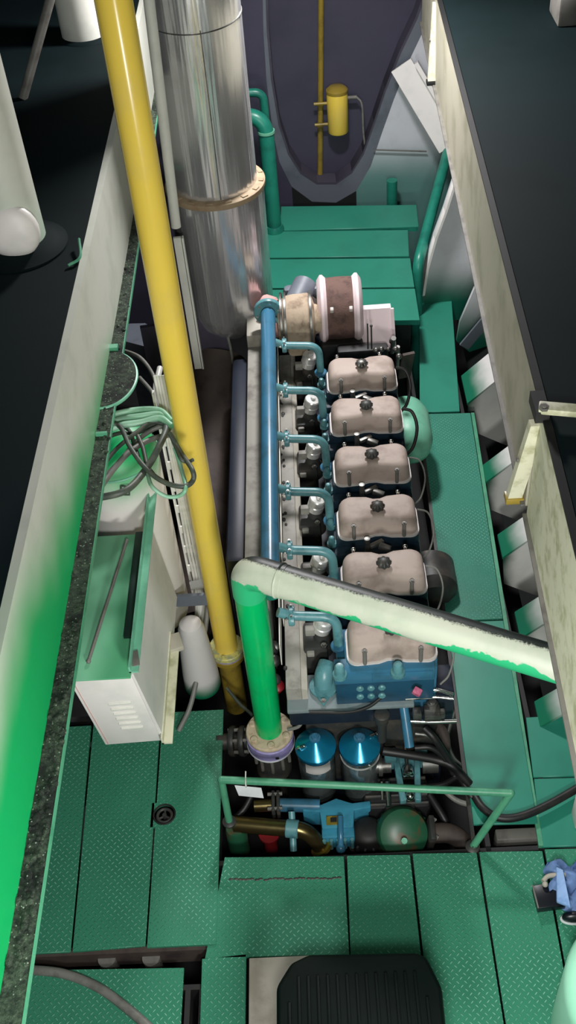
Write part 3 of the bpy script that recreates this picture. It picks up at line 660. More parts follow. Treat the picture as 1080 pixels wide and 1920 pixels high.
# water manifold
mx, mz, mr = -.170, .68, .0285
m = MB(); m.cyl((mx, 2.02, mz), (mx, 3.43, mz), mr, seg=32); mf = m.build('water_manifold', 'engine_blue', E)
m = MB(); m.lathe([(.054, 0), (.056, .003), (.056, .018), (.053, .021)], (mx, 3.43, mz), axis=(0, 1, 0), seg=32); m.build('end_flange', 'engine_teal', mf)
for k in range(6):
    a = math.radians(60*k+15); MB().bolt((mx+math.cos(a)*.044, 3.43, mz+math.sin(a)*.044), (0, -1, 0), .005, .005).build('flange_bolt', 'chrome', mf)
MB().lathe([(.030, 0), (.033, .004), (.033, .02), (.0, .024)], (mx, 2.02, mz), axis=(0, -1, 0)).build('end_cap', 'pipe_green', mf)
def clamp(p, parent):
    m = MB()
    for s in (-1, 1):
        m.lathe([(.012, -.009), (.017, -.008), (.0185, 0), (.017, .008), (.012, .009)], p+V((.0, s*.016, 0)), axis=(1, 0, 0), seg=18)
    m.lathe([(.020, -.006), (.026, -.005), (.026, .005), (.020, .006)], p, axis=(1, 0, 0), seg=22); o = m.build('clamp', 'engine_teal', parent)
    m = MB()
    for s in (-1, 1): m.bolt(p+V((.0, s*.020, .02)), (0, 0, 1), .004, .005); m.bolt(p+V((-.012, s*.018, .008)), (-1, 0, .3), .004, .005)
    m.build('clamp_bolts', 'chrome', parent)
for px, py in ((528, 606), (530, 648), (530, 732), (531, 823), (533, 922), (534, 1032), (538, 1155)):
    p = at(px, py, .635); p.x = -.112
    if py == 606:
        br = MB().cyl((mx+.02, p.y, .66), p, .012, seg=12).build('manifold_stub', 'engine_teal', E); clamp(p, br); continue
    m = MB(); m.tube(fil([(mx+.02, p.y, .655), (p.x, p.y, .635), (.018, p.y-.012, .632), (.020, p.y-.030, .50)], .045, 8), .0145, 16)
    br = m.build('branch_pipe', 'engine_teal', E); clamp(p, br)
    m = MB(); m.lathe([(.024, 0), (.024, .008), (.018, .012)], (.020, p.y-.030, .515), seg=16); m.build('foot_flange', 'engine_blue', br)
# side panels below the manifold
m = MB(); m.box((-.262, 2.15, .10), (-.19, 3.52, .545), .006); m.build('side_panel', 'panel_dust', E)
m = MB(); m.box((-.262, 3.40, .10), (-.19, 3.75, .60), .006); m.build('side_panel_end', 'panel_pale', E)
m = MB(); m.box((-.145, 1.84, .30), (-.098, 3.50, .425), .004); pb = m.build('fuel_rail_cover', 'panel_dust', E)
m = MB(); m.prism([(-.098, 1.84, .425), (-.080, 1.84, .415), (-.080, 3.5, .415), (-.098, 3.5, .425)], (0, 0, -.11)); m.build('rail_cover_edge', 'panel_pale', pb)
m = MB()
for k in range(40):
    m.ball((random.uniform(-.145, -.13), random.uniform(1.9, 3.45), .426), random.uniform(.003, .007), 6, (1, 1.5, .4))
o = m.build('oil_spots', 'black_steel', pb); o['kind'] = 'stuff'
m = MB(); m.box((-.149, 2.1, .40), (-.146, 3.5, .47)); m.box((-.158, 1.95, .40), (-.155, 3.5, .50)); m.build('conduit_strip', 'cream_paint', E)
# fuel pump heads
for px, py in ((575, 672), (580, 755), (585, 838), (592, 940), (595, 1050), (599, 1166)):
    p = at(px, py, .50); p.x = -.030
    m = MB(); m.obox((p.x-.02, p.y+.00, .36), (.075, .11, .16), bev=.012); m.lathe([(.035, 0), (.035, .05), (.026, .07), (.022, .10)], (p.x, p.y-.005, .37)); fp = m.build('fuel_pump', 'dark_steel', E)
    m = MB(); m.lathe([(.021, 0), (.0235, .002), (.0235, .020), (.0215, .022), (.0215, .026), (.0235, .028), (.0235, .044), (.021, .047), (.008, .048), (.007, .055), (0, .055)], (p.x, p.y, .465), axis=(.25, -.1, 1), seg=24, sc=1.25); m.build('delivery_valve', 'silver_cap', fp)
    m = MB(); m.cyl((p.x+.006, p.y-.045, .44), (p.x+.006, p.y-.05, .36), .007, seg=10); m.bolt((p.x+.006, p.y-.05, .44), (0, 0, 1), .010, .010); m.build('tappet_rod', 'dull_metal', fp)
    MB().obox((p.x-.034, p.y-.012, .475), (.03, .022, .03), bev=.004).build('rack_block', 'panel_dust', fp); MB().obox((p.x-.036, p.y-.05, .42), (.024, .03, .02), bev=.004).build('rack_pin', 'panel_dust', fp)
    m = MB(); m.tube(smooth([(p.x+.004, p.y+.0, .51), (p.x+.012, p.y+.025, .525), (p.x+.045, p.y+.04, .50), (p.x+.06, p.y+.05, .45)]), .004, 8); m.build('injection_line', 'navy_casing', fp)
# end casing ahead of the pumps
m = MB(); m.tube(fil([(-.032, 1.885, .36), (-.032, 1.89, .410), (-.015, 1.93, .420)], .03), .029, 20); m.lathe([(.043, 0), (.043, .010), (.031, .012)], (-.032, 1.878, .372), seg=28); m.prism([(-.070, 1.87, .37), (-.035, 1.805, .37), (.003, 1.87, .37), (-.035, 1.93, .37)], (0, 0, .012), .004); th = m.build('thermostat_elbow', 'engine_teal', E)
MB().bolt((-.035, 1.822, .38), (0, 0, 1), .008, .006).build('flange_bolt', 'grey_steel', th)
# turbocharger, air filter, heat shield at the back
T0 = V((-.07, 3.47, .61))
m = MB(); m.lathe([(.03, -.09), (.075, -.085), (.098, -.05), (.104, -.02), (.104, .035), (.09, .05), (.06, .06), (.05, .09)], T0+V((.02, 0, 0)), axis=(1, 0, 0), seg=40); m.obox(T0+V((.02, -.035, -.07)), (.11, .10, .10), bev=.02); tb = m.build('turbocharger', 'lagging', E)
m = MB()
for s in (-.06, -.045, .055): m.lathe([(.106, -.005), (.112, -.004), (.112, .004), (.106, .005)], T0+V((s+.01, 0, 0)), axis=(1, 0, 0), seg=36)
m.build('clamp_band', 'dull_metal', tb)
m = MB(); m.lathe([(.036, 0), (.044, .012), (.042, .05), (.036, .06)], T0+V((-.075, .045, .03)), axis=(-1, .5, .2)); m.build('exhaust_inlet', 'pink_dust', tb)
m = MB(); m.cyl(T0+V((.0, .02, .04)), T0+V((.05, .14, .07)), .05); m.obox(T0+V((.04, .12, .02)), (.16, .05, .12), bev=.02); m.build('compressor_scroll', 'arch_grey', tb)
AF = V((.112, 3.55, .60))
m = MB(); m.lathe([(.118, -.055), (.122, -.05), (.124, 0), (.122, .05), (.118, .055)], AF, axis=(1, 0, 0), seg=44); af = m.build('air_filter', 'filter_mesh', E)
for s in (-1, 1):
    m = MB(); m.lathe([(.05, s*.05), (.122, s*.052), (.134, s*.064), (.134, s*.074), (.114, s*.088), (.05, s*.09), (0, s*.09)], AF, axis=(1, 0, 0), seg=44); m.build('end_plate', 'shield_white', af)
m = MB()
for s in (-.034, .040): m.obox(AF+V((s, -.106, .060)), (.013, .014, .046), (.6, 0, 0), .002)
m.build('clip', 'cover_rim', af)
m = MB(); m.cyl(AF+V((-.12, -.03, -.02)), AF+V((-.08, 0, 0)), .06, .08); m.build('intake_cone', 'brown_duct', af)
m = MB(); m.obox(AF+V((0, -.06, -.16)), (.17, .12, .14), bev=.015); m.build('filter_stand', 'black_steel', af)
m = MB(); a, b, c, d = at(677, 655, .46), at(738, 655, .46), aty(733, 577, at(733, 655, .46).y+.06), aty(676, 581, at(677, 655, .46).y+.06)
m.prism([a, b, c, d], (0, .03, .0)); m.bar(b+V((.004, -.005, 0)), c+V((.004, -.005, 0)), .012, .02, up=(0, 1, 0)); hs = m.build('heat_shield', 'shield_white', E)
m = MB()
for px in (690, 697): m.cyl(at(px, 654, .53), at(px-1, 606 if px == 690 else 610, .66), .003, seg=8)
m.ball(at(696, 611, .66), .006, 10); m.build('dipstick', 'dark_steel', E)
m = MB()
for q in ((735, 640), (742, 655), (728, 655), (748, 668), (715, 655), (705, 657)): m.ball(at(*q, .52+random.uniform(0, .05)), random.uniform(.008, .014), 10)
m.cyl(at(735, 660, .45), at(738, 634, .56), .010); m.cyl(at(745, 690, .40), at(746, 650, .52), .008); m.build('linkage_fittings', 'dull_metal', E)
m = MB(); m.obox(at(680, 660, .5), (.20, .05, .05), bev=.01); m.build('rear_bracket', 'black_steel', E)
m = MB(); m.obox(at(612, 645, .45), (.10, .10, .16), bev=.02); m.build('rear_casing', 'navy_casing', E)
m = MB(); q = at(762, 685, .35); m.obox(q, (.05, .012, .16), (.3, 0, .25)); m.build('dark_guard', 'brown_duct', E)
# front right clutter on the engine
def pth(l, z, n=5): return smooth([at(a, b, zz) for (a, b), zz in zip(l, z if isinstance(z, (list, tuple)) else [z]*len(l))], n)
m = MB(); m.tube(pth([(757, 1325), (768, 1400)], [.33, .24]), .0145, 14); m.tube(pth([(746, 1318), (757, 1322)], .34), .012, 12); m.build('riser_tube', 'engine_blue', E)
m = MB(); m.tube(pth([(775, 1300), (815, 1293), (850, 1302)], .40), .006, 10); m.tube(pth([(760, 1311), (810, 1307), (850, 1310)], .38), .005, 10); m.tube(pth([(770, 1352), (815, 1353), (856, 1352)], .30), .0075, 10); m.build('steel_line', 'chrome', E)
m = MB(); p = at(782, 1297, .46); m.obox(p, (.026, .022, .02), (.2, .3, -.5), .004); m.build('pink_cap', 'pink_cap', E)
m = MB(); p = at(810, 1325, .335); m.lathe([(.018, 0), (.018, .02), (.012, .022), (.012, .03)], p, seg=6); m.obox(p+V((-.002, -.02, -.004)), (.05, .045, .03), bev=.004); m.obox(at(782, 1338, .34), (.026, .03, .03), bev=.004); m.obox(at(828, 1338, .33), (.02, .02, .03), bev=.004); m.build('sensor_block', 'dull_metal', E)
m = MB(); m.tube(pth([(715, 1308), (690, 1326), (650, 1336), (580, 1336)], [.40, .385, .378, .376]), .005, 8); m.build('harness', 'black_rubber', E)
m = MB(); p = at(716, 1353, .26); m.lathe([(.02, 0), (.02, .02), (.024, .022), (.024, .04), (.018, .044)], p, seg=18); m.cyl(p-V((0, 0, .1)), p, .014); m.build('sender', 'dark_steel', E)
m = MB(); m.box((.15, 1.87, -.1), (.32, 1.93, .20), .01); m.box((-.10, 1.90, -.2), (.16, 1.93, .20), .01); m.build('front_cover', 'dark_steel', E)
# left side casing
m = MB(); m.box((-.33, 2.3, -.3), (-.262, 3.4, .50), .02); m.build('left_casing', 'navy_casing', E)

# ducts and casings left of the engine
m = MB(); m.tube(fil([(-.46, 2.45, .0), (-.47, 2.9, .08), (-.46, 3.3, .15), (-.40, 3.6, .36)], .25, 8), .11, 28)
tag(m.build('exhaust_duct', 'brown_duct'), 'dark brown lagged duct between yellow pipe and engine side', 'duct')
m = MB(); m.tube(smooth([(-.36, 3.60, .52), (-.34, 3.52, .44), (-.335, 3.48, .30), (-.33, 3.46, .16)]), .006, 8)
tag(m.build('conduit', 'cable_grey'), 'thin grey conduit curving down beneath the silver exhaust', 'conduit')
m = MB(); m.obox((-.52, 3.55, .34), (.35, .02, .5), (0, 0, .15)); tag(m.build('panel', 'panel_violet'), 'dark violet panel below the silver exhaust', 'panel')
m = MB(); a = [at(q[0], q[1], .15) for q in ((232, 607), (272, 606), (300, 622), (300, 655), (285, 653), (235, 640))]; m.prism(a, (0, 0, -.73)); tag(m.build('floor_box', 'arch_grey'), 'grey flat topped box behind the yellow pipe near the girder', 'box')

# tanks right of the covers
m = MB(); p = at(764, 806, .2); m.lathe([(.0, -.15), (.05, -.145), (.08, -.12), (.095, -.07), (.096, .07), (.08, .12), (.05, .145), (0, .15)], p, axis=(0, 1, 0), seg=36)
tag(m.build('expansion_tank', 'pale_green'), 'pale green rounded tank squeezed between rocker covers and walkway', 'tank')
m = MB(); m.lathe([(0, -.1), (.06, -.095), (.09, -.06), (.09, .06), (.05, .095), (0, .1)], (.385, 2.58, .04), axis=(0, 1, 0), seg=28); tag(m.build('starter_motor', 'dark_steel'), 'dark cylindrical casing below the third and fourth rocker covers', 'casing')

# ================================================================== FRONT OF ENGINE: FILTERS, PUMP, VALVES
U = thing('duplex_filter', 'blue twin filter unit with two conical lids in front of the engine', 'filter', (-.0, 1.83, -.25))
fz = .12
for q, tag_on in (((591, 1391), True), ((674, 1391), False)):
    p = at(*q, fz+.02); p.z = fz; r = .0635
    m = MB(); m.lathe([(.054, -.26), (.060, -.25), (.060, -.03), (.057, -.01)], p, seg=36); bw = m.build('bowl', 'bowl_grey', U)
    m = MB(); m.lathe([(r, -.02), (r+.002, -.016), (r+.002, 0), (.050, .014), (.022, .036), (.018, .04)], p, seg=48); m.build('lid', 'filter_blue', bw)
    m = MB(); m.lathe([(.018, .036), (.018, .046), (.012, .047)], p, seg=20); m.bolt(p+V((0, 0, .046)), (0, 0, 1), .012, .010); m.build('lid_nut', 'engine_blue', bw)
    s = -1 if tag_on else 1; e = p+V((s*.048, -.022 if tag_on else .02, .01))
    m = MB(); m.cyl(e, e+V((s*.006, 0, .018)), .006, seg=10); m.cyl(e+V((-.014, -.004, .014)), e+V((.014, .006, .016)), .004, seg=8); m.ball(e+V((.012, .004, .016)), .006, 8); m.build('bleed_screw', 'chrome', bw)
    if tag_on:
        m = MB()
        for k in range(10):
            a0, a1 = math.radians(235+k*8), math.radians(243+k*8)
            q = [V((p.x+math.cos(a)*rr, p.y+math.sin(a)*rr, fz-.075)) for a, rr in ((a0, .0603), (a1, .0603), (a1, .0612), (a0, .0612))]; m.prism(q, (0, 0, .048))
        m.build('paper_label', 'cover_rim', bw)
    else:
        MB().tube([(p.x+math.cos(q)*.061, p.y+math.sin(q)*.061, fz-.045) for q in (2*math.pi*k/40 for k in range(40))], .003, 8, True).build('clamp_ring', 'silver_cap', bw)
m = MB(); c = at(632, 1530, -.05)
m.prism([V((c.x+x, c.y+y, -.16)) for x, y in ((-.11, .035), (-.11, .06), (-.05, .055), (0, .075), (.05, .055), (.11, .06), (.11, .035), (.055, .03), (.05, -.03), (-.05, -.03), (-.055, .03))], (0, 0, .09), .004)
m.obox((c.x, c.y-.03, -.12), (.105, .05, .07), bev=.006); m.build('manifold_body', 'body_blue', U)
m = MB(); m.obox((c.x-.01, c.y-.006, -.066), (.05, .03, .006), bev=.001); m.build('name_plate', 'brass', U)
m = MB(); m.obox((c.x-.012, c.y-.006, -.0625), (.02, .016, .003)); m.obox((c.x+.010, c.y-.006, -.0625), (.008, .016, .003)); m.build('plate_marking', 'black_steel', U)
m = MB(); m.tube(fil([(c.x+.01, c.y-.0, -.055), (c.x+.008, c.y-.06, -.06), (c.x+.006, c.y-.085, -.09)], .02), .0095, 12); m.ball((c.x+.006, c.y-.088, -.095), .016, 12); m.build('changeover_lever', 'engine_blue', U)
for k in range(5): MB().cyl((c.x-.045+k*.022, c.y-.062, -.14), (c.x-.045+k*.022, c.y-.062, -.088), .006, seg=10).build('stud', 'engine_teal', U)
# inlet pipe left of the filter
t = thing('pipe', 'steel blue horizontal pipe flanged to the left of the filter unit', 'pipe', (-.17, 1.62, -.12))
a, b = at(520, 1509, -.08), at(600, 1511, -.08); MB().cyl(a, b, .022, seg=24).build('tube', 'engine_blue', t)
m = MB()
for dx in (-.012, .004): m.obox(a+V((dx, 0, -.01)), (.012, .075, .08), bev=.004)
m.build('flange', 'dark_steel', t)
for s in (-1, 1): MB().cyl(a+V((-.03, s*.026, .024)), a+V((.018, s*.026, .024)), .006, seg=8).build('bolt', 'grey_steel', t)
m = MB(); m.cyl(a+V((-.075, 0, 0)), a+V((-.015, 0, 0)), .020); m.build('union', 'bronze', t)
# bronze elbow
t = thing('pipe', 'bronze coloured elbow pipe at the front edge of the pit', 'pipe', (-.15, 1.55, -.2))
z0 = -.06; P_ = [at(440, 1545, z0), at(520, 1552, z0), at(575, 1556, z0), at(603, 1590, z0-.07)]
MB().tube(fil(P_, .05, 8), .026, 24).build('tube', 'bronze', t)
m = MB(); d = (P_[3]-P_[2]).normalized(); m.lathe([(.03, -.008), (.036, -.006), (.036, .006), (.03, .008)], P_[3], axis=d); m.build('end_ring', 'brass', t)
m = MB(); p = at(548, 1554, z0); m.lathe([(.027, -.02), (.029, -.018), (.029, .018), (.027, .02)], p, axis=P_[1]-P_[0]); m.cyl(p+V((.0, .05, .02)), p+V((0, -.05, -.05)), .011); m.build('pipe_clamp', 'engine_teal', t)
# dark pump body and green pump
t = thing('motor', 'black finned motor body at the front of the pit left of the green pump', 'motor', at(690, 1560, -.25))
p = at(690, 1555, -.1); m = MB(); m.lathe([(.05, -.16), (.055, -.15), (.055, -.02), (.045, 0), (.03, .01)], p, seg=30); m.build('body', 'black_steel', t)
m = MB()
for k in range(14):
    a = 2*math.pi*k/14; m.obox(p+V((math.cos(a)*.057, math.sin(a)*.057, -.05)), (.012, .006, .05), (0, 0, a))
m.build('fins', 'dark_steel', t)
m = MB(); m.lathe([(.062, -.11), (.064, -.1), (.064, -.09), (.058, -.085)], p, seg=30); m.build('flange', 'dark_steel', t)
t = thing('pump', 'round green water pump with rust marks at the front of the pit', 'pump', at(755, 1565, -.2))
p = at(755, 1562, -.09); m = MB(); m.lathe([(.03, -.06), (.07, -.058), (.082, -.03), (.084, 0), (.076, .02), (.05, .034), (.02, .038), (0, .038)], p, axis=(.15, -.55, .8), seg=40); m.build('volute', 'pump_green', t)
m = MB(); m.lathe([(.045, 0), (.06, .01), (.064, .03), (.06, .04)], p+V((0, .06, -.05)), axis=(0, 1, .1), seg=30); m.obox(p+V((0, .10, -.03)), (.10, .08, .09), bev=.015); m.build('bearing_housing', 'dark_steel', t)
m = MB(); m.obox(p+V((.088, 0.0, -.01)), (.02, .085, .085), (0, .15, 0), .006); fl = m.build('outlet_flange', 'dark_steel', t)
m = MB()
for s in (-1, 1): m.bolt(p+V((.098, s*.03, .02)), (1, 0, 0), .007, .008)
m.build('bolts', 'grey_steel', fl)
m = MB(); m.cyl(p+V((0, -.045, .03)), p+V((0, -.05, .045)), .010, seg=8); m.build('drain_plug', 'pale_green', t)
m = MB(); m.tube(fil([p+V((.09, 0, -.01)), p+V((.16, 0, -.01)), p+V((.22, -.05, -.06))], .06), .032, 20); m.build('outlet_pipe', 'brown_duct', t)
for k in range(9):
    a = math.radians(20+k*20); e = p+V((math.cos(a)*.074, math.sin(a)*.05+.028, -.005+math.sin(a)*.02)); MB().ball(e, .008, 8).build('casing_bolt', 'pump_green', t)
# blue valve block
t = thing('valve', 'blue valve block with a steel stem right of the filter unit', 'valve', at(760, 1450, -.05))
z0 = .03
m = MB(); p = at(762, 1430, z0); m.obox(p+V((-.05, .02, 0)), (.04, .05, .05), bev=.006); m.obox(p+V((.05, .02, 0)), (.04, .05, .05), bev=.006); m.obox(p+V((0, .02, -.02)), (.13, .04, .04), bev=.006)
m.bar(p+V((-.034, .03, .0)), p+V((-.022, -.13, -.02)), .02, .03, bev=.004); m.bar(p+V((.036, .03, .0)), p+V((.024, -.13, -.02)), .02, .03, bev=.004); m.build('yoke', 'engine_teal', t)
m = MB(); m.cyl(p+V((.0, .06, .02)), p+V((0, -.05, .02)), .007, seg=10); m.lathe([(.015, 0), (.018, .004), (.018, .03), (.012, .034)], p+V((0, -.03, .02)), axis=(0, -1, .1), seg=8); m.ball(p+V((0, -.12, .0)), .016, 12); m.build('stem', 'chrome', t)
m = MB(); m.cyl(p+V((-.15, .0, -.01)), p+V((-.05, .0, -.01)), .024); m.lathe([(.034, 0), (.034, .012)], p+V((-.09, 0, -.01)), axis=(1, 0, 0)); m.cyl(p+V((.05, .0, -.01)), p+V((.10, .0, -.01)), .032); m.build('body', 'dull_metal', t)
# small clutter: left of the pit
t = thing('valve', 'dark flanged valve at the left side of the pit beside the stone flange', 'valve', at(440, 1390, -.1))
p = at(440, 1390, -.02); m = MB(); m.lathe([(.05, -.014), (.052, -.01), (.052, .0), (.05, .004)], p, axis=(1, -.1, .1)); m.lathe([(.05, .02), (.052, .024), (.052, .034), (.05, .038)], p, axis=(1, -.1, .1)); m.cyl(p+V((-.06, 0, 0)), p+V((.13, 0, 0)), .028); m.build('body', 'dark_steel', t)
m = MB()
for k in range(6):
    a = math.radians(60*k); m.cyl(p+V((-.02, math.cos(a)*.042, math.sin(a)*.042)), p+V((.045, math.cos(a)*.042, math.sin(a)*.042)), .006, seg=8)
m.build('studs', 'grey_steel', t)
m = MB(); p = at(443, 1560, -.1); m.lathe([(.034, -.15), (.034, -.01), (.03, 0), (.012, .002), (.012, .03), (0, .03)], p+V((0, 0, .03)), seg=24); tag(m.build('canister', 'pump_green'), 'small green canister in the front left corner of the pit', 'canister')
t = thing('valve', 'small red valve low at the front left of the pit', 'valve', at(500, 1570, -.25))
p = at(505, 1565, -.2); m = MB(); m.cyl(p+V((-.0, 0, -.1)), p, .022); m.lathe([(.035, 0), (.035, .01), (.01, .012)], p); m.build('body', 'red_paint', t); m = MB(); m.cyl(p+V((.0, 0, .01)), p+V((.05, .0, .012)), .008, seg=10); m.build('lever', 'red_paint', t)
m = MB(); p = at(519, 1290, .14); m.lathe([(.02, 0), (.02, .03), (.012, .035)], p, axis=(.3, -.4, 1)); tag(m.build('valve', 'red_paint'), 'small red fitting behind the bright green riser', 'fitting')
t = thing('valve', 'silver fittings stacked behind the bright green riser', 'fitting', at(515, 1230, .2))
for k, q in enumerate(((507, 1220), (518, 1213), (512, 1240), (510, 1262), (512, 1275))):
    p = at(*q, .26); MB().lathe([(.012, 0), (.02, .005), (.02, .02), (.014, .026), (.006, .028)], p, axis=(.4*(-1)**k, -.5, .8), seg=12).build('fitting_nut', 'dull_metal', t)
m = MB(); m.box((-.245, 1.98, -.2), (-.19, 2.14, .45), .01); tag(m.build('cooler_end', 'pale_green'), 'grey green casing end under the crossing pipe elbow', 'casing')
# under-pit clutter strip
t = thing('alternator', 'dark finned casing between valve block and green pump', 'casing', at(740, 1505, -.2))
p = at(742, 1505, -.15); m = MB(); m.obox(p, (.22, .12, .14), bev=.02); m.build('body', 'black_steel', t)
m = MB()
for k in range(4): m.cyl(p+V((-.10, .045-k*.03, .072)), p+V((.10, .045-k*.03, .072)), .006, seg=8)
m.build('fins', 'dark_steel', t)
m = MB(); m.cyl(at(729, 1512, -.02), at(727, 1466, .0), .009, seg=10); m.cyl(at(718, 1500, -.02), at(717, 1466, .0), .006, seg=8); tag(m.build('cotter_rod', 'chrome'), 'short bright steel rod below the railing right of the filters', 'rod')
# hoses
def hose(l, z, r, label, m_='black_rubber', name='hose', cat='hose'):
    mm = MB(); mm.tube(pth(l, z, 6), r, 12); return tag(mm.build(name, m_), label, cat)
hose([(718, 1408), (765, 1415), (820, 1425), (850, 1438), (880, 1470)], [.13, .12, .10, .09, .04], .014, 'thick black hose running right from the filter unit')
hose([(795, 1365), (815, 1385), (838, 1420), (865, 1460), (885, 1495)], [.22, .2, .12, .05, .02], .011, 'black hose curving down beneath the steel lines')
hose([(778, 1375), (805, 1380), (825, 1398)], [.2, .19, .14], .008, 'short pale steel hose under the steel lines', 'dull_metal')
hose([(778, 1402), (808, 1402), (832, 1420), (850, 1450)], [.16, .16, .12, .05], .009, 'second black hose curving below the short pale hose')
hose([(805, 1490), (830, 1530), (850, 1570)], [-.08, -.1, -.14], .012, 'dark hose hanging toward the front right corner of the pit')
hose([(820, 1470), (855, 1500), (885, 1510)], [-.04, -.06, -.06], .009, 'grey hose low beside the walkway edge', 'cable_grey')
hose([(800, 1475), (830, 1470), (860, 1455)], [-.02, -.02, -.02], .010, 'black banded hose right of the valve block')
hose([(855, 1330), (840, 1380), (850, 1420), (878, 1445)], [-.1, -.1, -.1, -.1], .007, 'thin dark cable at the right wall of the pit', 'cable_dark', 'cable', 'cable')
hose([(800, 1355), (825, 1370), (832, 1395), (828, 1420)], [.1, .1, .08, .05], .022, 'wide brown elbow hose behind the steel lines', 'brown_duct')
hose([(888, 1490), (905, 1515), (935, 1533), (975, 1531), (1030, 1508), (1110, 1462)], [.02, .03, .028, .028, .028, .028], .0125, 'black hose looping over the walkway to the right edge', 'black_rubber')
hose([(425, 1545), (455, 1520), (472, 1490), (480, 1470)], [-.1, -.08, -.06, -.06], .010, 'black hose behind the white tag in the pit')
hose([(425, 1290), (450, 1320), (475, 1345), (470, 1372)], [.05, .03, .02, -.02], .006, 'thin dark cable from the yellow pipe into the pit', 'cable_dark', 'cable', 'cable')
hose([(545, 1345), (565, 1348), (560, 1362), (540, 1368)], [.2, .2, .18, .16], .006, 'small grey hose loop beside the stone flange', 'cable_grey')
for px, py, z in ((480, 1430, -.05), (500, 1450, -.05), (540, 1440, -.05), (470, 1470, -.08)):
    pass
# railing
R_ = thing('railing', 'low green pipe railing across the front of the engine pit', 'railing', (.05, 1.6, 0))
lt, rt = at(415, 1462, .21), at(958, 1487, .21)
lb, rb = at(430, 1541, 0), at(886, 1588, -.005)
MB().cyl(lt, rt, .0115, seg=20).build('top_bar', 'rail_green', R_)
m = MB(); m.cyl(lb, lt, .0115, seg=16); m.ball(lt, .0118, 14); m.build('leg', 'rail_green', R_)
m = MB(); m.cyl(rb, rt, .0115, seg=16); m.ball(rt, .0118, 14); m.build('leg', 'rail_green', R_)
for p in (lb, rb): MB().lathe([(.022, -.002), (.022, .004), (.012, .01)], p, seg=16).build('foot', 'dark_steel', R_)
t = thing('tag', 'white paper tag hanging from the left end of the railing', 'tag', at(460, 1478, .18))
p = at(461, 1467, .21); m = MB(); m.hexa([p+V(q) for q in ((-.035, -.002, -.012), (.045, -.012, -.018), (.05, -.03, -.045), (-.025, -.02, -.04), (-.035, -.001, -.011), (.045, -.011, -.017), (.05, -.029, -.044), (-.025, -.019, -.039))]); m.build('card', 'tag_white', t)
m = MB(); m.tube([p+V((0, math.cos(a)*.014, math.sin(a)*.014)) for a in (2*math.pi*k/16 for k in range(16))], .002, 6, True); m.cyl(p+V((0, .006, .012)), p+V((.002, .02, .03)), .002, seg=6); m.build('tie', 'cable_white', t)

# ================================================================== LEFT EQUIPMENT
C_ = thing('cabinet', 'white electrical cabinet with louvred front and green top, left of the pit', 'cabinet', (-.61, 1.9, .44))
x0, x1, y0, y1, z0, z1 = -.69, -.528, 1.636, 2.15, .455, .80
bl, brt = at(196, 1410, z0), at(303, 1402, z0)
m = MB(); m.hexa([(bl.x, 1.66, z0), (brt.x, 1.665, z0), (brt.x, y1, z0), (bl.x, y1, z0), (x0, y0, z1), (x1, y0+.01, z1), (x1, y1, z1), (x0, y1, z1)], .003); m.build('body', 'white_paint', C_)
overspray_mat('cabinet_top', (120, 190, 150), (86, 168, 122), 0, -.05, .05, 3, .2)
m = MB(); m.box((x0-.004, y0-.004, z1), (x1+.002, y1, z1+.006), .001); m.build('top', 'cabinet_top', C_)
m = MB(); m.box((-.555, 1.76, z1+.006), (-.5285, y1, z1+.016), .001); m.build('top_gap_shade', 'gap_shade_dark', C_)  # raised dark strip, painted shade for a gap in the top
fn = lambda u, v: (V((x0, y0, z1)).lerp(V((x1, y0+.01, z1)), u)).lerp(V((bl.x, 1.66, z0)).lerp(V((brt.x, 1.665, z0)), u), v)
m = MB()
for k in range(6):
    v = .38+k*.075; m.bar(fn(.42, v)+V((0, -.001, 0)), fn(.80, v)+V((0, -.001, 0)), .008, .007, up=(0, 1, 0), bev=.002)
m.build('louvres', 'cream_paint', C_)
m = MB(); m.bar(fn(.06, .02)+V((0, -.0005, 0)), fn(.06, .98)+V((0, -.0005, 0)), .002, .001, up=(0, 1, 0)); m.build('door_seam', 'pink_dust', C_)
def angle(a, b, w, th, m_, d1, d2, parent, name='angle_iron'):
    a, b = V(a), V(b); d1, d2 = V(d1), V(d2); mm = MB()
    for d, e in ((d1, d2), (d2, d1)): mm.hexa([a, a+d*w, a+d*w+e*th, a+e*th, b, b+d*w, b+d*w+e*th, b+e*th])
    return mm.build(name, m_, parent)
a, b = at(244, 940, z1+.012), at(243, 1278, z1+.012)
a, b = V((-.524, 2.30, z1+.03)), V((-.524, 1.628, z1+.03))
angle(a, b, .024, .005, 'pale_green', (1, 0, 0), (0, 0, 1), C_)
m = MB(); m.obox((-.512, 1.67, z1+.036), (.02, .05, .003), (0, 0, .2), .001); m.build('weld_patch', 'grey_steel', C_)
e0, e1 = at(303, 1140, .50), at(301, 1402, .46)
angle(V((-.494, 2.02, .475)), V((-.494, 1.64, .475)), .030, .006, 'pale_beige', (1, 0, 0), (0, 0, 1), C_, 'lower_angle_iron')
m = MB(); m.obox((-.48, 1.99, .485), (.05, .06, .02), (0, 0, .3), .002); m.build('weld_lug', 'block_beige', C_)
m = MB(); m.hexa([(brt.x+.002, 1.66, z0), (brt.x+.012, 1.66, z0), (brt.x+.012, 2.2, z0), (brt.x+.002, 2.2, z0), (x1+.002, 1.645, z1), (x1+.008, 1.645, z1), (x1+.008, 2.2, z1), (x1+.002, 2.2, z1)]); m.build('side_panel', 'white_paint', C_)
m = MB(); a, b = at(166, 1240, z1+.012), at(238, 1012, z1+.03); m.cyl(a, b, .005, seg=8); m.ball(a, .007, 8); tag(m.build('welding_rod', 'grey_steel'), 'thin rod lying diagonally on the green cabinet top', 'rod')
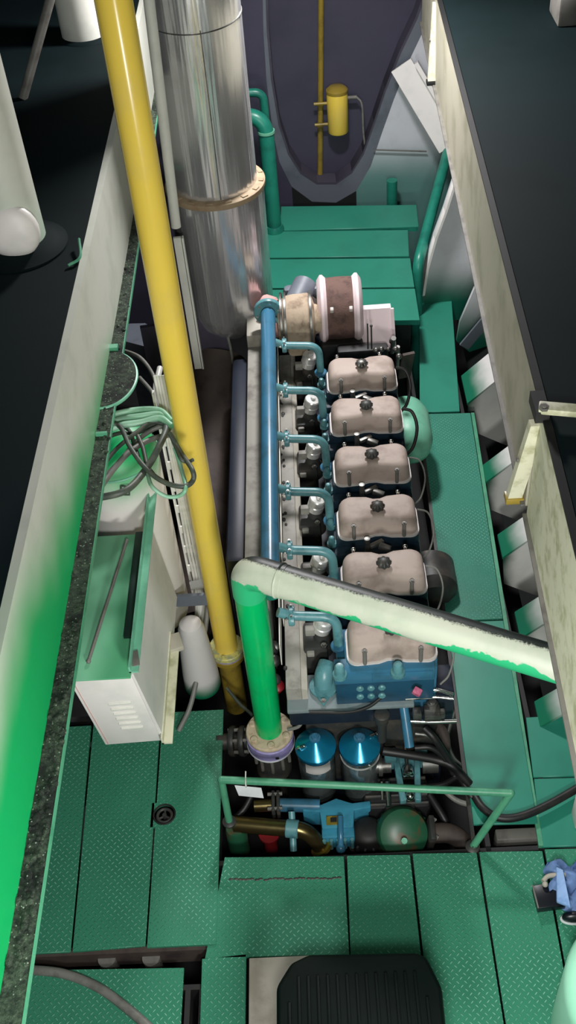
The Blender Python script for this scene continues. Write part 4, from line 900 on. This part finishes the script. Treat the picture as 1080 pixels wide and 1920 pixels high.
# tank with green dome
overspray_mat('tank_paint', (232, 228, 222), (10, 176, 100), 2, .60*S, .82*S, 5, .18)
tx, ty = -.615, 2.36
t = thing('tank', 'white upright tank with green sprayed top under the cable coils', 'tank', (tx, ty, .2))
MB().lathe([(.10, .2), (.125, .215), (.13, .24), (.13, .93), (.125, .95)], (tx, ty, 0), seg=48).build('shell', 'tank_paint', t)
MB().lathe([(.128, .94), (.128, .955), (.115, .99), (.08, 1.02), (.03, 1.035), (0, 1.038)], (tx, ty, 0), seg=48).build('dome', 'tank_paint', t)
MB().tube([(tx+math.cos(q)*.129, ty+math.sin(q)*.129, .945) for q in (2*math.pi*k/48 for k in range(48))], .004, 8, True).build('rim', 'pale_green', t)
m = MB(); p = V((tx+.03, ty-.132, .93)); m.tube([p, p+V((.025, -.005, .0)), p+V((.02, -.008, -.03)), p+V((-.005, -.006, -.03)), p], .003, 6); m.build('hasp', 'cable_dark', t)
m = MB(); m.prism([at(a, b, .62) for a, b in ((190, 938), (243, 930), (246, 1012), (215, 1010))], (0, 0, .01)); tag(m.build('gusset_plate', 'cream_paint'), 'grey white gusset plate between tank and cabinet top', 'plate')
# white bottle-shaped vessel
overspray_mat('vessel_paint', (214, 208, 206), (14, 112, 78), 2, .10*S, .03*S, 7, .05)
t = thing('pressure_vessel', 'small white bottle shaped vessel with green foot beside the yellow flange', 'vessel', (-.456, 2.17, 0))
MB().lathe([(.045, .006), (.058, .012), (.064, .03), (.061, .10), (.054, .20), (.048, .28), (.044, .33), (.036, .355), (.012, .37)], (-.456, 2.17, 0), seg=36).build('shell', 'vessel_paint', t)
m = MB(); m.obox((-.456, 2.25, .38), (.14, .012, .05)); m.build('bracket', 'arch_grey', t)
# cable tray with ladder rungs
t = thing('cable_tray', 'vertical white cable ladder behind the yellow pipe', 'cable tray', (-.46, 2.42, .1))
for dx in (-.475, -.43): MB().box((dx-.003, 2.405, .1), (dx+.003, 2.425, 1.12)).build('side_rail', 'cream_paint', t)
for k in range(10): MB().box((-.475, 2.402, .16+k*.095), (-.43, 2.408, .19+k*.095)).build('rung', 'cream_paint', t)
for k in range(7):
    x = -.456+k*.0085; off = random.uniform(-.004, .004)
    mm = MB(); mm.tube(smooth([(x-.01, 2.44, 1.16), (x, 2.385+off, 1.02), (x+off, 2.38, .75), (x-off, 2.385, .5), (x, 2.375, .28), (x-.02-.003*k, 2.30, .14), (x-.05-.004*k, 2.22, .05)]), .0048, 10)
    tag(mm.build('cable', 'cable_white'), 'white cable in the vertical bundle beside the yellow pipe', 'cable', 'white cables of the vertical bundle')
mm = MB(); mm.tube(smooth([(-.40, 2.40, 1.14), (-.395, 2.37, .9), (-.392, 2.36, .6), (-.41, 2.33, .3), (-.44, 2.20, .18), (-.485, 2.06, .07), (-.53, 1.98, .025)]), .0085, 12)
tag(mm.build('cable', 'cable_grey'), 'thicker grey cable hanging along the white cable bundle', 'cable')
mm = MB(); mm.obox((-.432, 2.362, .33), (.075, .034, .008), (0, 0, .2)); tag(mm.build('cable_tie', 'tag_white'), 'white tie strap around the vertical cable bundle', 'strap')
# loose coils on the tank
def coil(l, r, label, m_, z=1.10, dz=.015):
    zs = [z+random.uniform(-dz, dz) for _ in l]
    return hose(l, zs, r, label, m_, 'cable', 'cable')
coil([(178, 935), (235, 920), (272, 882), (298, 838), (312, 800), (300, 775)], .0095, 'thick green grey cable sweeping along the front of the tank', 'cable_dark', 1.13)
coil([(182, 925), (205, 890), (240, 850), (280, 825), (318, 815)], .008, 'brown grey cable crossing the tank top diagonally', 'cable_grey', 1.09)
coil([(185, 885), (215, 845), (250, 815), (285, 792), (320, 800)], .006, 'thin dark cable crossing higher over the tank top', 'cable_dark', 1.10)
coil([(200, 795), (225, 800), (245, 840), (275, 880), (310, 905), (345, 912), (362, 900), (360, 880), (340, 850), (318, 812)], .007, 'dark cable loop reaching over the yellow pipe', 'cable_dark', 1.14)
coil([(276, 885), (285, 912), (310, 930), (335, 930), (348, 915), (340, 880), (328, 840)], .0055, 'thin green cable loop hanging below the dark loop', 'cable_mint', 1.12)
coil([(212, 792), (240, 805), (252, 835), (262, 868)], .006, 'short dark cable bend on the green tank top', 'cable_dark', 1.08)
coil([(196, 822), (225, 812), (255, 812), (285, 800), (310, 790)], .006, 'dark cable lying flat across the tank top', 'cable_dark', 1.07)
for k, (dy, r) in enumerate(((0, .009), (12, .009), (24, .010))):
    coil([(190, 786+dy), (225, 774+dy), (265, 768+dy), (300, 770+dy*.6), (322, 790+dy*.4)], r, ('uppermost', 'middle', 'lowest')[k]+' of three pale mint cables below the half round bracket', 'cable_mint', 1.12, .005)
coil([(225, 655), (262, 670), (288, 705), (298, 745), (318, 785)], .006, 'outer grey cable arching around the half round bracket', 'cable_grey', 1.02)
coil([(262, 708), (285, 735), (300, 768), (320, 790)], .006, 'inner grey cable arching beside the half round bracket', 'cable_grey', 1.02)
coil([(184, 905), (220, 870), (262, 822), (300, 800), (318, 806)], .007, 'second brown grey cable crossing diagonally just above the first', 'cable_grey', 1.08)
coil([(255, 810), (268, 840), (276, 872), (292, 895)], .006, 'short dark cable curving down the right of the green tank top', 'cable_dark', 1.10)
coil([(318, 812), (332, 845), (340, 862), (352, 866), (362, 862)], .005, 'thin dark cable end with frayed tip lying against the yellow pipe', 'cable_dark', 1.13)
coil([(300, 690), (292, 730), (300, 760), (315, 790)], .010, 'pale cable rising behind the yellow pipe above the coils', 'cable_white', .95)
for k, q in enumerate(((352, 862), (360, 866), (356, 858))):
    pass
# grey cable on the bottom-left plate, pipe stubs in the slot
hose([(55, 1818), (120, 1826), (185, 1852), (240, 1892), (300, 1945)], .016, .0135, 'thick grey cable across the bottom left deck plate', 'cable_grey', 'cable', 'cable')
for q, lab in (((200, 1797), 'left stub of two grey pipes in the slot below the deck plates'), ((283, 1795), 'right stub of two grey pipes in the slot below the deck plates')):
    p = at(*q, -.05); m = MB(); m.cyl(p+V((0, 0, -.3)), p+V((0, 0, 0)), .026, seg=24); tag(m.build('pipe_stub', 'grey_steel'), lab, 'pipe stub', 'pipe stubs in the slot')

# ================================================================== FOREGROUND
t = thing('generator_casing', 'black ribbed octagonal casing at the bottom edge of the photo', 'casing', (0, .85, 0))
zt = .42; P = [at(a, b, zt) for a, b in ((516, 1925), (518, 1848), (545, 1804), (578, 1788), (780, 1784), (800, 1792), (829, 1850), (831, 1925))]
P = [V((p.x, p.y, 0.02)) for p in P]; P[0].y = P[-1].y = .55
MB().prism(P, (0, 0, zt-.02), .012, 3).build('housing', 'generator_black', t)
xa, xb = P[0].x+.035, P[-1].x-.03
for k in range(15):
    x = xa+(xb-xa)*k/14; MB().box((x-.004, .56, zt-.002), (x+.004, 1.0 if 0 < k < 14 else .94, zt+.010), .002).build('rib', 'generator_black', t)
m = MB(); m.prism([V((p.x, p.y, zt-.03)) for p in [P[1]*1, P[2]*1, P[3]*1, P[4]*1, P[5]*1, P[6]*1]], (0, 0, .008)); m.build('lip', 'generator_black', t)
m = MB(); a = at(467, 1796, .06); m.box((a.x, .5, 0), (a.x+.2, a.y, .06), .003); tag(m.build('plinth', 'block_beige'), 'beige flat plinth beside the black ribbed casing', 'plinth')
# black case, cloth, shoe, mint drum
t = thing('case', 'flat black case with a pale edge on the right deck plates', 'case', at(1025, 1680, 0))
a, b, c, d = at(998, 1661, .03), at(1045, 1652, .03), at(1062, 1697, .03), at(1009, 1704, .03)
MB().prism([V((p.x, p.y, .002)) for p in (a, b, c, d)], (0, 0, .03), .003).build('body', 'black_case', t)
m = MB(); m.bar(V((a.x, a.y, .034)), V((d.x, d.y, .034)), .004, .004); m.build('edge_trim', 'grey_steel', t)
m = MB(); m.tube(pth([(1018, 1652), (1030, 1642), (1060, 1640)], .04), .007, 10); m.ball(at(1022, 1658, .04), .009, 10); m.build('handle', 'block_beige', t)
b = bmesh.new(); N = 18; cc = at(1085, 1665, 0); vs = []
for j in range(N+1):
    row = []
    for i in range(N+1):
        u, v = i/N*2-1, j/N*2-1; e = max(0, 1-(u*u+v*v)*.55)
        z = .012+.07*e*(.55+.45*math.sin(5*u+2*v)*math.cos(4*v-u))+.012*math.sin(11*u-5*v)
        row.append(b.verts.new((cc.x+u*.085+.010*math.sin(7*v), cc.y+v*.072+.012*math.sin(6*u), max(.006, z))))
    vs.append(row)
for j in range(N):
    for i in range(N): b.faces.new([vs[j][i], vs[j][i+1], vs[j+1][i+1], vs[j+1][i]])
bmesh.ops.solidify(b, geom=b.faces[:], thickness=.004)
m = MB(); m._merge(b); m.prism([at(1043, 1624, .06), at(1056, 1630, .07), at(1070, 1700, .09), at(1044, 1690, .06)], (0, 0, -.012), .003)
tag(m.build('cloth', 'blue_cloth', None, 70), 'crumpled light blue cloth lying on the black case', 'cloth')
t = thing('shoe', 'black shoe with white sole beside the blue cloth', 'shoe', at(1070, 1722, 0))
p = at(1078, 1719, .022); m = MB(); m.ball(p, .025, 18, (1.5, .62, .8)); m.ball(p+V((.035, -.008, .010)), .024, 14, (1.1, .7, .8)); m.build('upper', 'black_case', t)
m = MB(); m.tube([p+V((math.cos(a)*.037, math.sin(a)*.015, -.013)) for a in (2*math.pi*k/24 for k in range(24))], .004, 8, True); m.build('sole', 'tag_white', t)
t = thing('drum', 'pale mint round drum at the lower right edge', 'drum', (.80, .96, 0))
dc = at(1062, 1880, .34); dc = V((dc.x+.24, dc.y+.01, 0))
MB().lathe([(.225, 0), (.235, .01), (.237, .30), (.230, .325), (.21, .342), (.15, .352), (0, .356)], dc, seg=64).build('shell', 'mint_paint', t)
MB().lathe([(.03, 0), (.03, .012), (0, .014)], dc+V((0, 0, .354)), seg=20).build('cap', 'mint_paint', t)
m = MB(); m.obox(at(1088, 1520, .06), (.03, .06, .12), bev=.006); tag(m.build('bracket', 'cream_paint'), 'small white bracket at the right edge above the black hose', 'bracket')
m = MB(); m.box((.47, 1.56, -.15), (.60, 1.60, -.03), .006); tag(m.build('beam_box', 'grey_steel'), 'grey box section in the gap at the near end of the walkway', 'box section')

# ================================================================== LIGHTS
def area(name, loc, target, size, power, col=(1, 1, 1), shape='DISK', spread=180):
    d = bpy.data.lights.new(name, 'AREA'); d.shape = shape; d.size = size*S; d.energy = power; d.color = col; d.spread = math.radians(spread)
    o = bpy.data.objects.new(name, d); COL.objects.link(o); o.location = V(loc)
    o.rotation_euler = (V(target)-V(loc)).to_track_quat('-Z', 'Y').to_euler(); return o
area('deck_lamp', (.12, .22, 1.40), (.05, 2.4, .3), .22, 34, (1, 1, .96), spread=170)
area('overhead_fill', (0, .03, 2.5), (-.05, 2.2, 0), .22, 52, (1, 1, .98))  # unseen fill light added just below the camera
area('platform_lamp', (.10, 4.0, 2.3), (.1, 3.0, .3), .25, 105, (1, .97, .98))
wd = bpy.data.worlds.new('world'); scene.world = wd; wd.use_nodes = True
bg = wd.node_tree.nodes['Background']; bg.inputs[0].default_value = (.55, .7, .75, 1); bg.inputs[1].default_value = .06
scene.view_settings.view_transform = 'Standard'; scene.view_settings.look = 'None'; scene.view_settings.gamma = 1
scene.view_settings.use_curve_mapping = False; scene.view_settings.exposure = 0.0

# ------------------------------------------------------------------ working units -> metres
done = set()
for o in list(scene.objects):
    if o.type == 'CAMERA': continue
    o.location = o.location*S
    if o.type == 'MESH' and o.data.name not in done:
        done.add(o.data.name); o.data.transform(Matrix.Scale(S, 4))
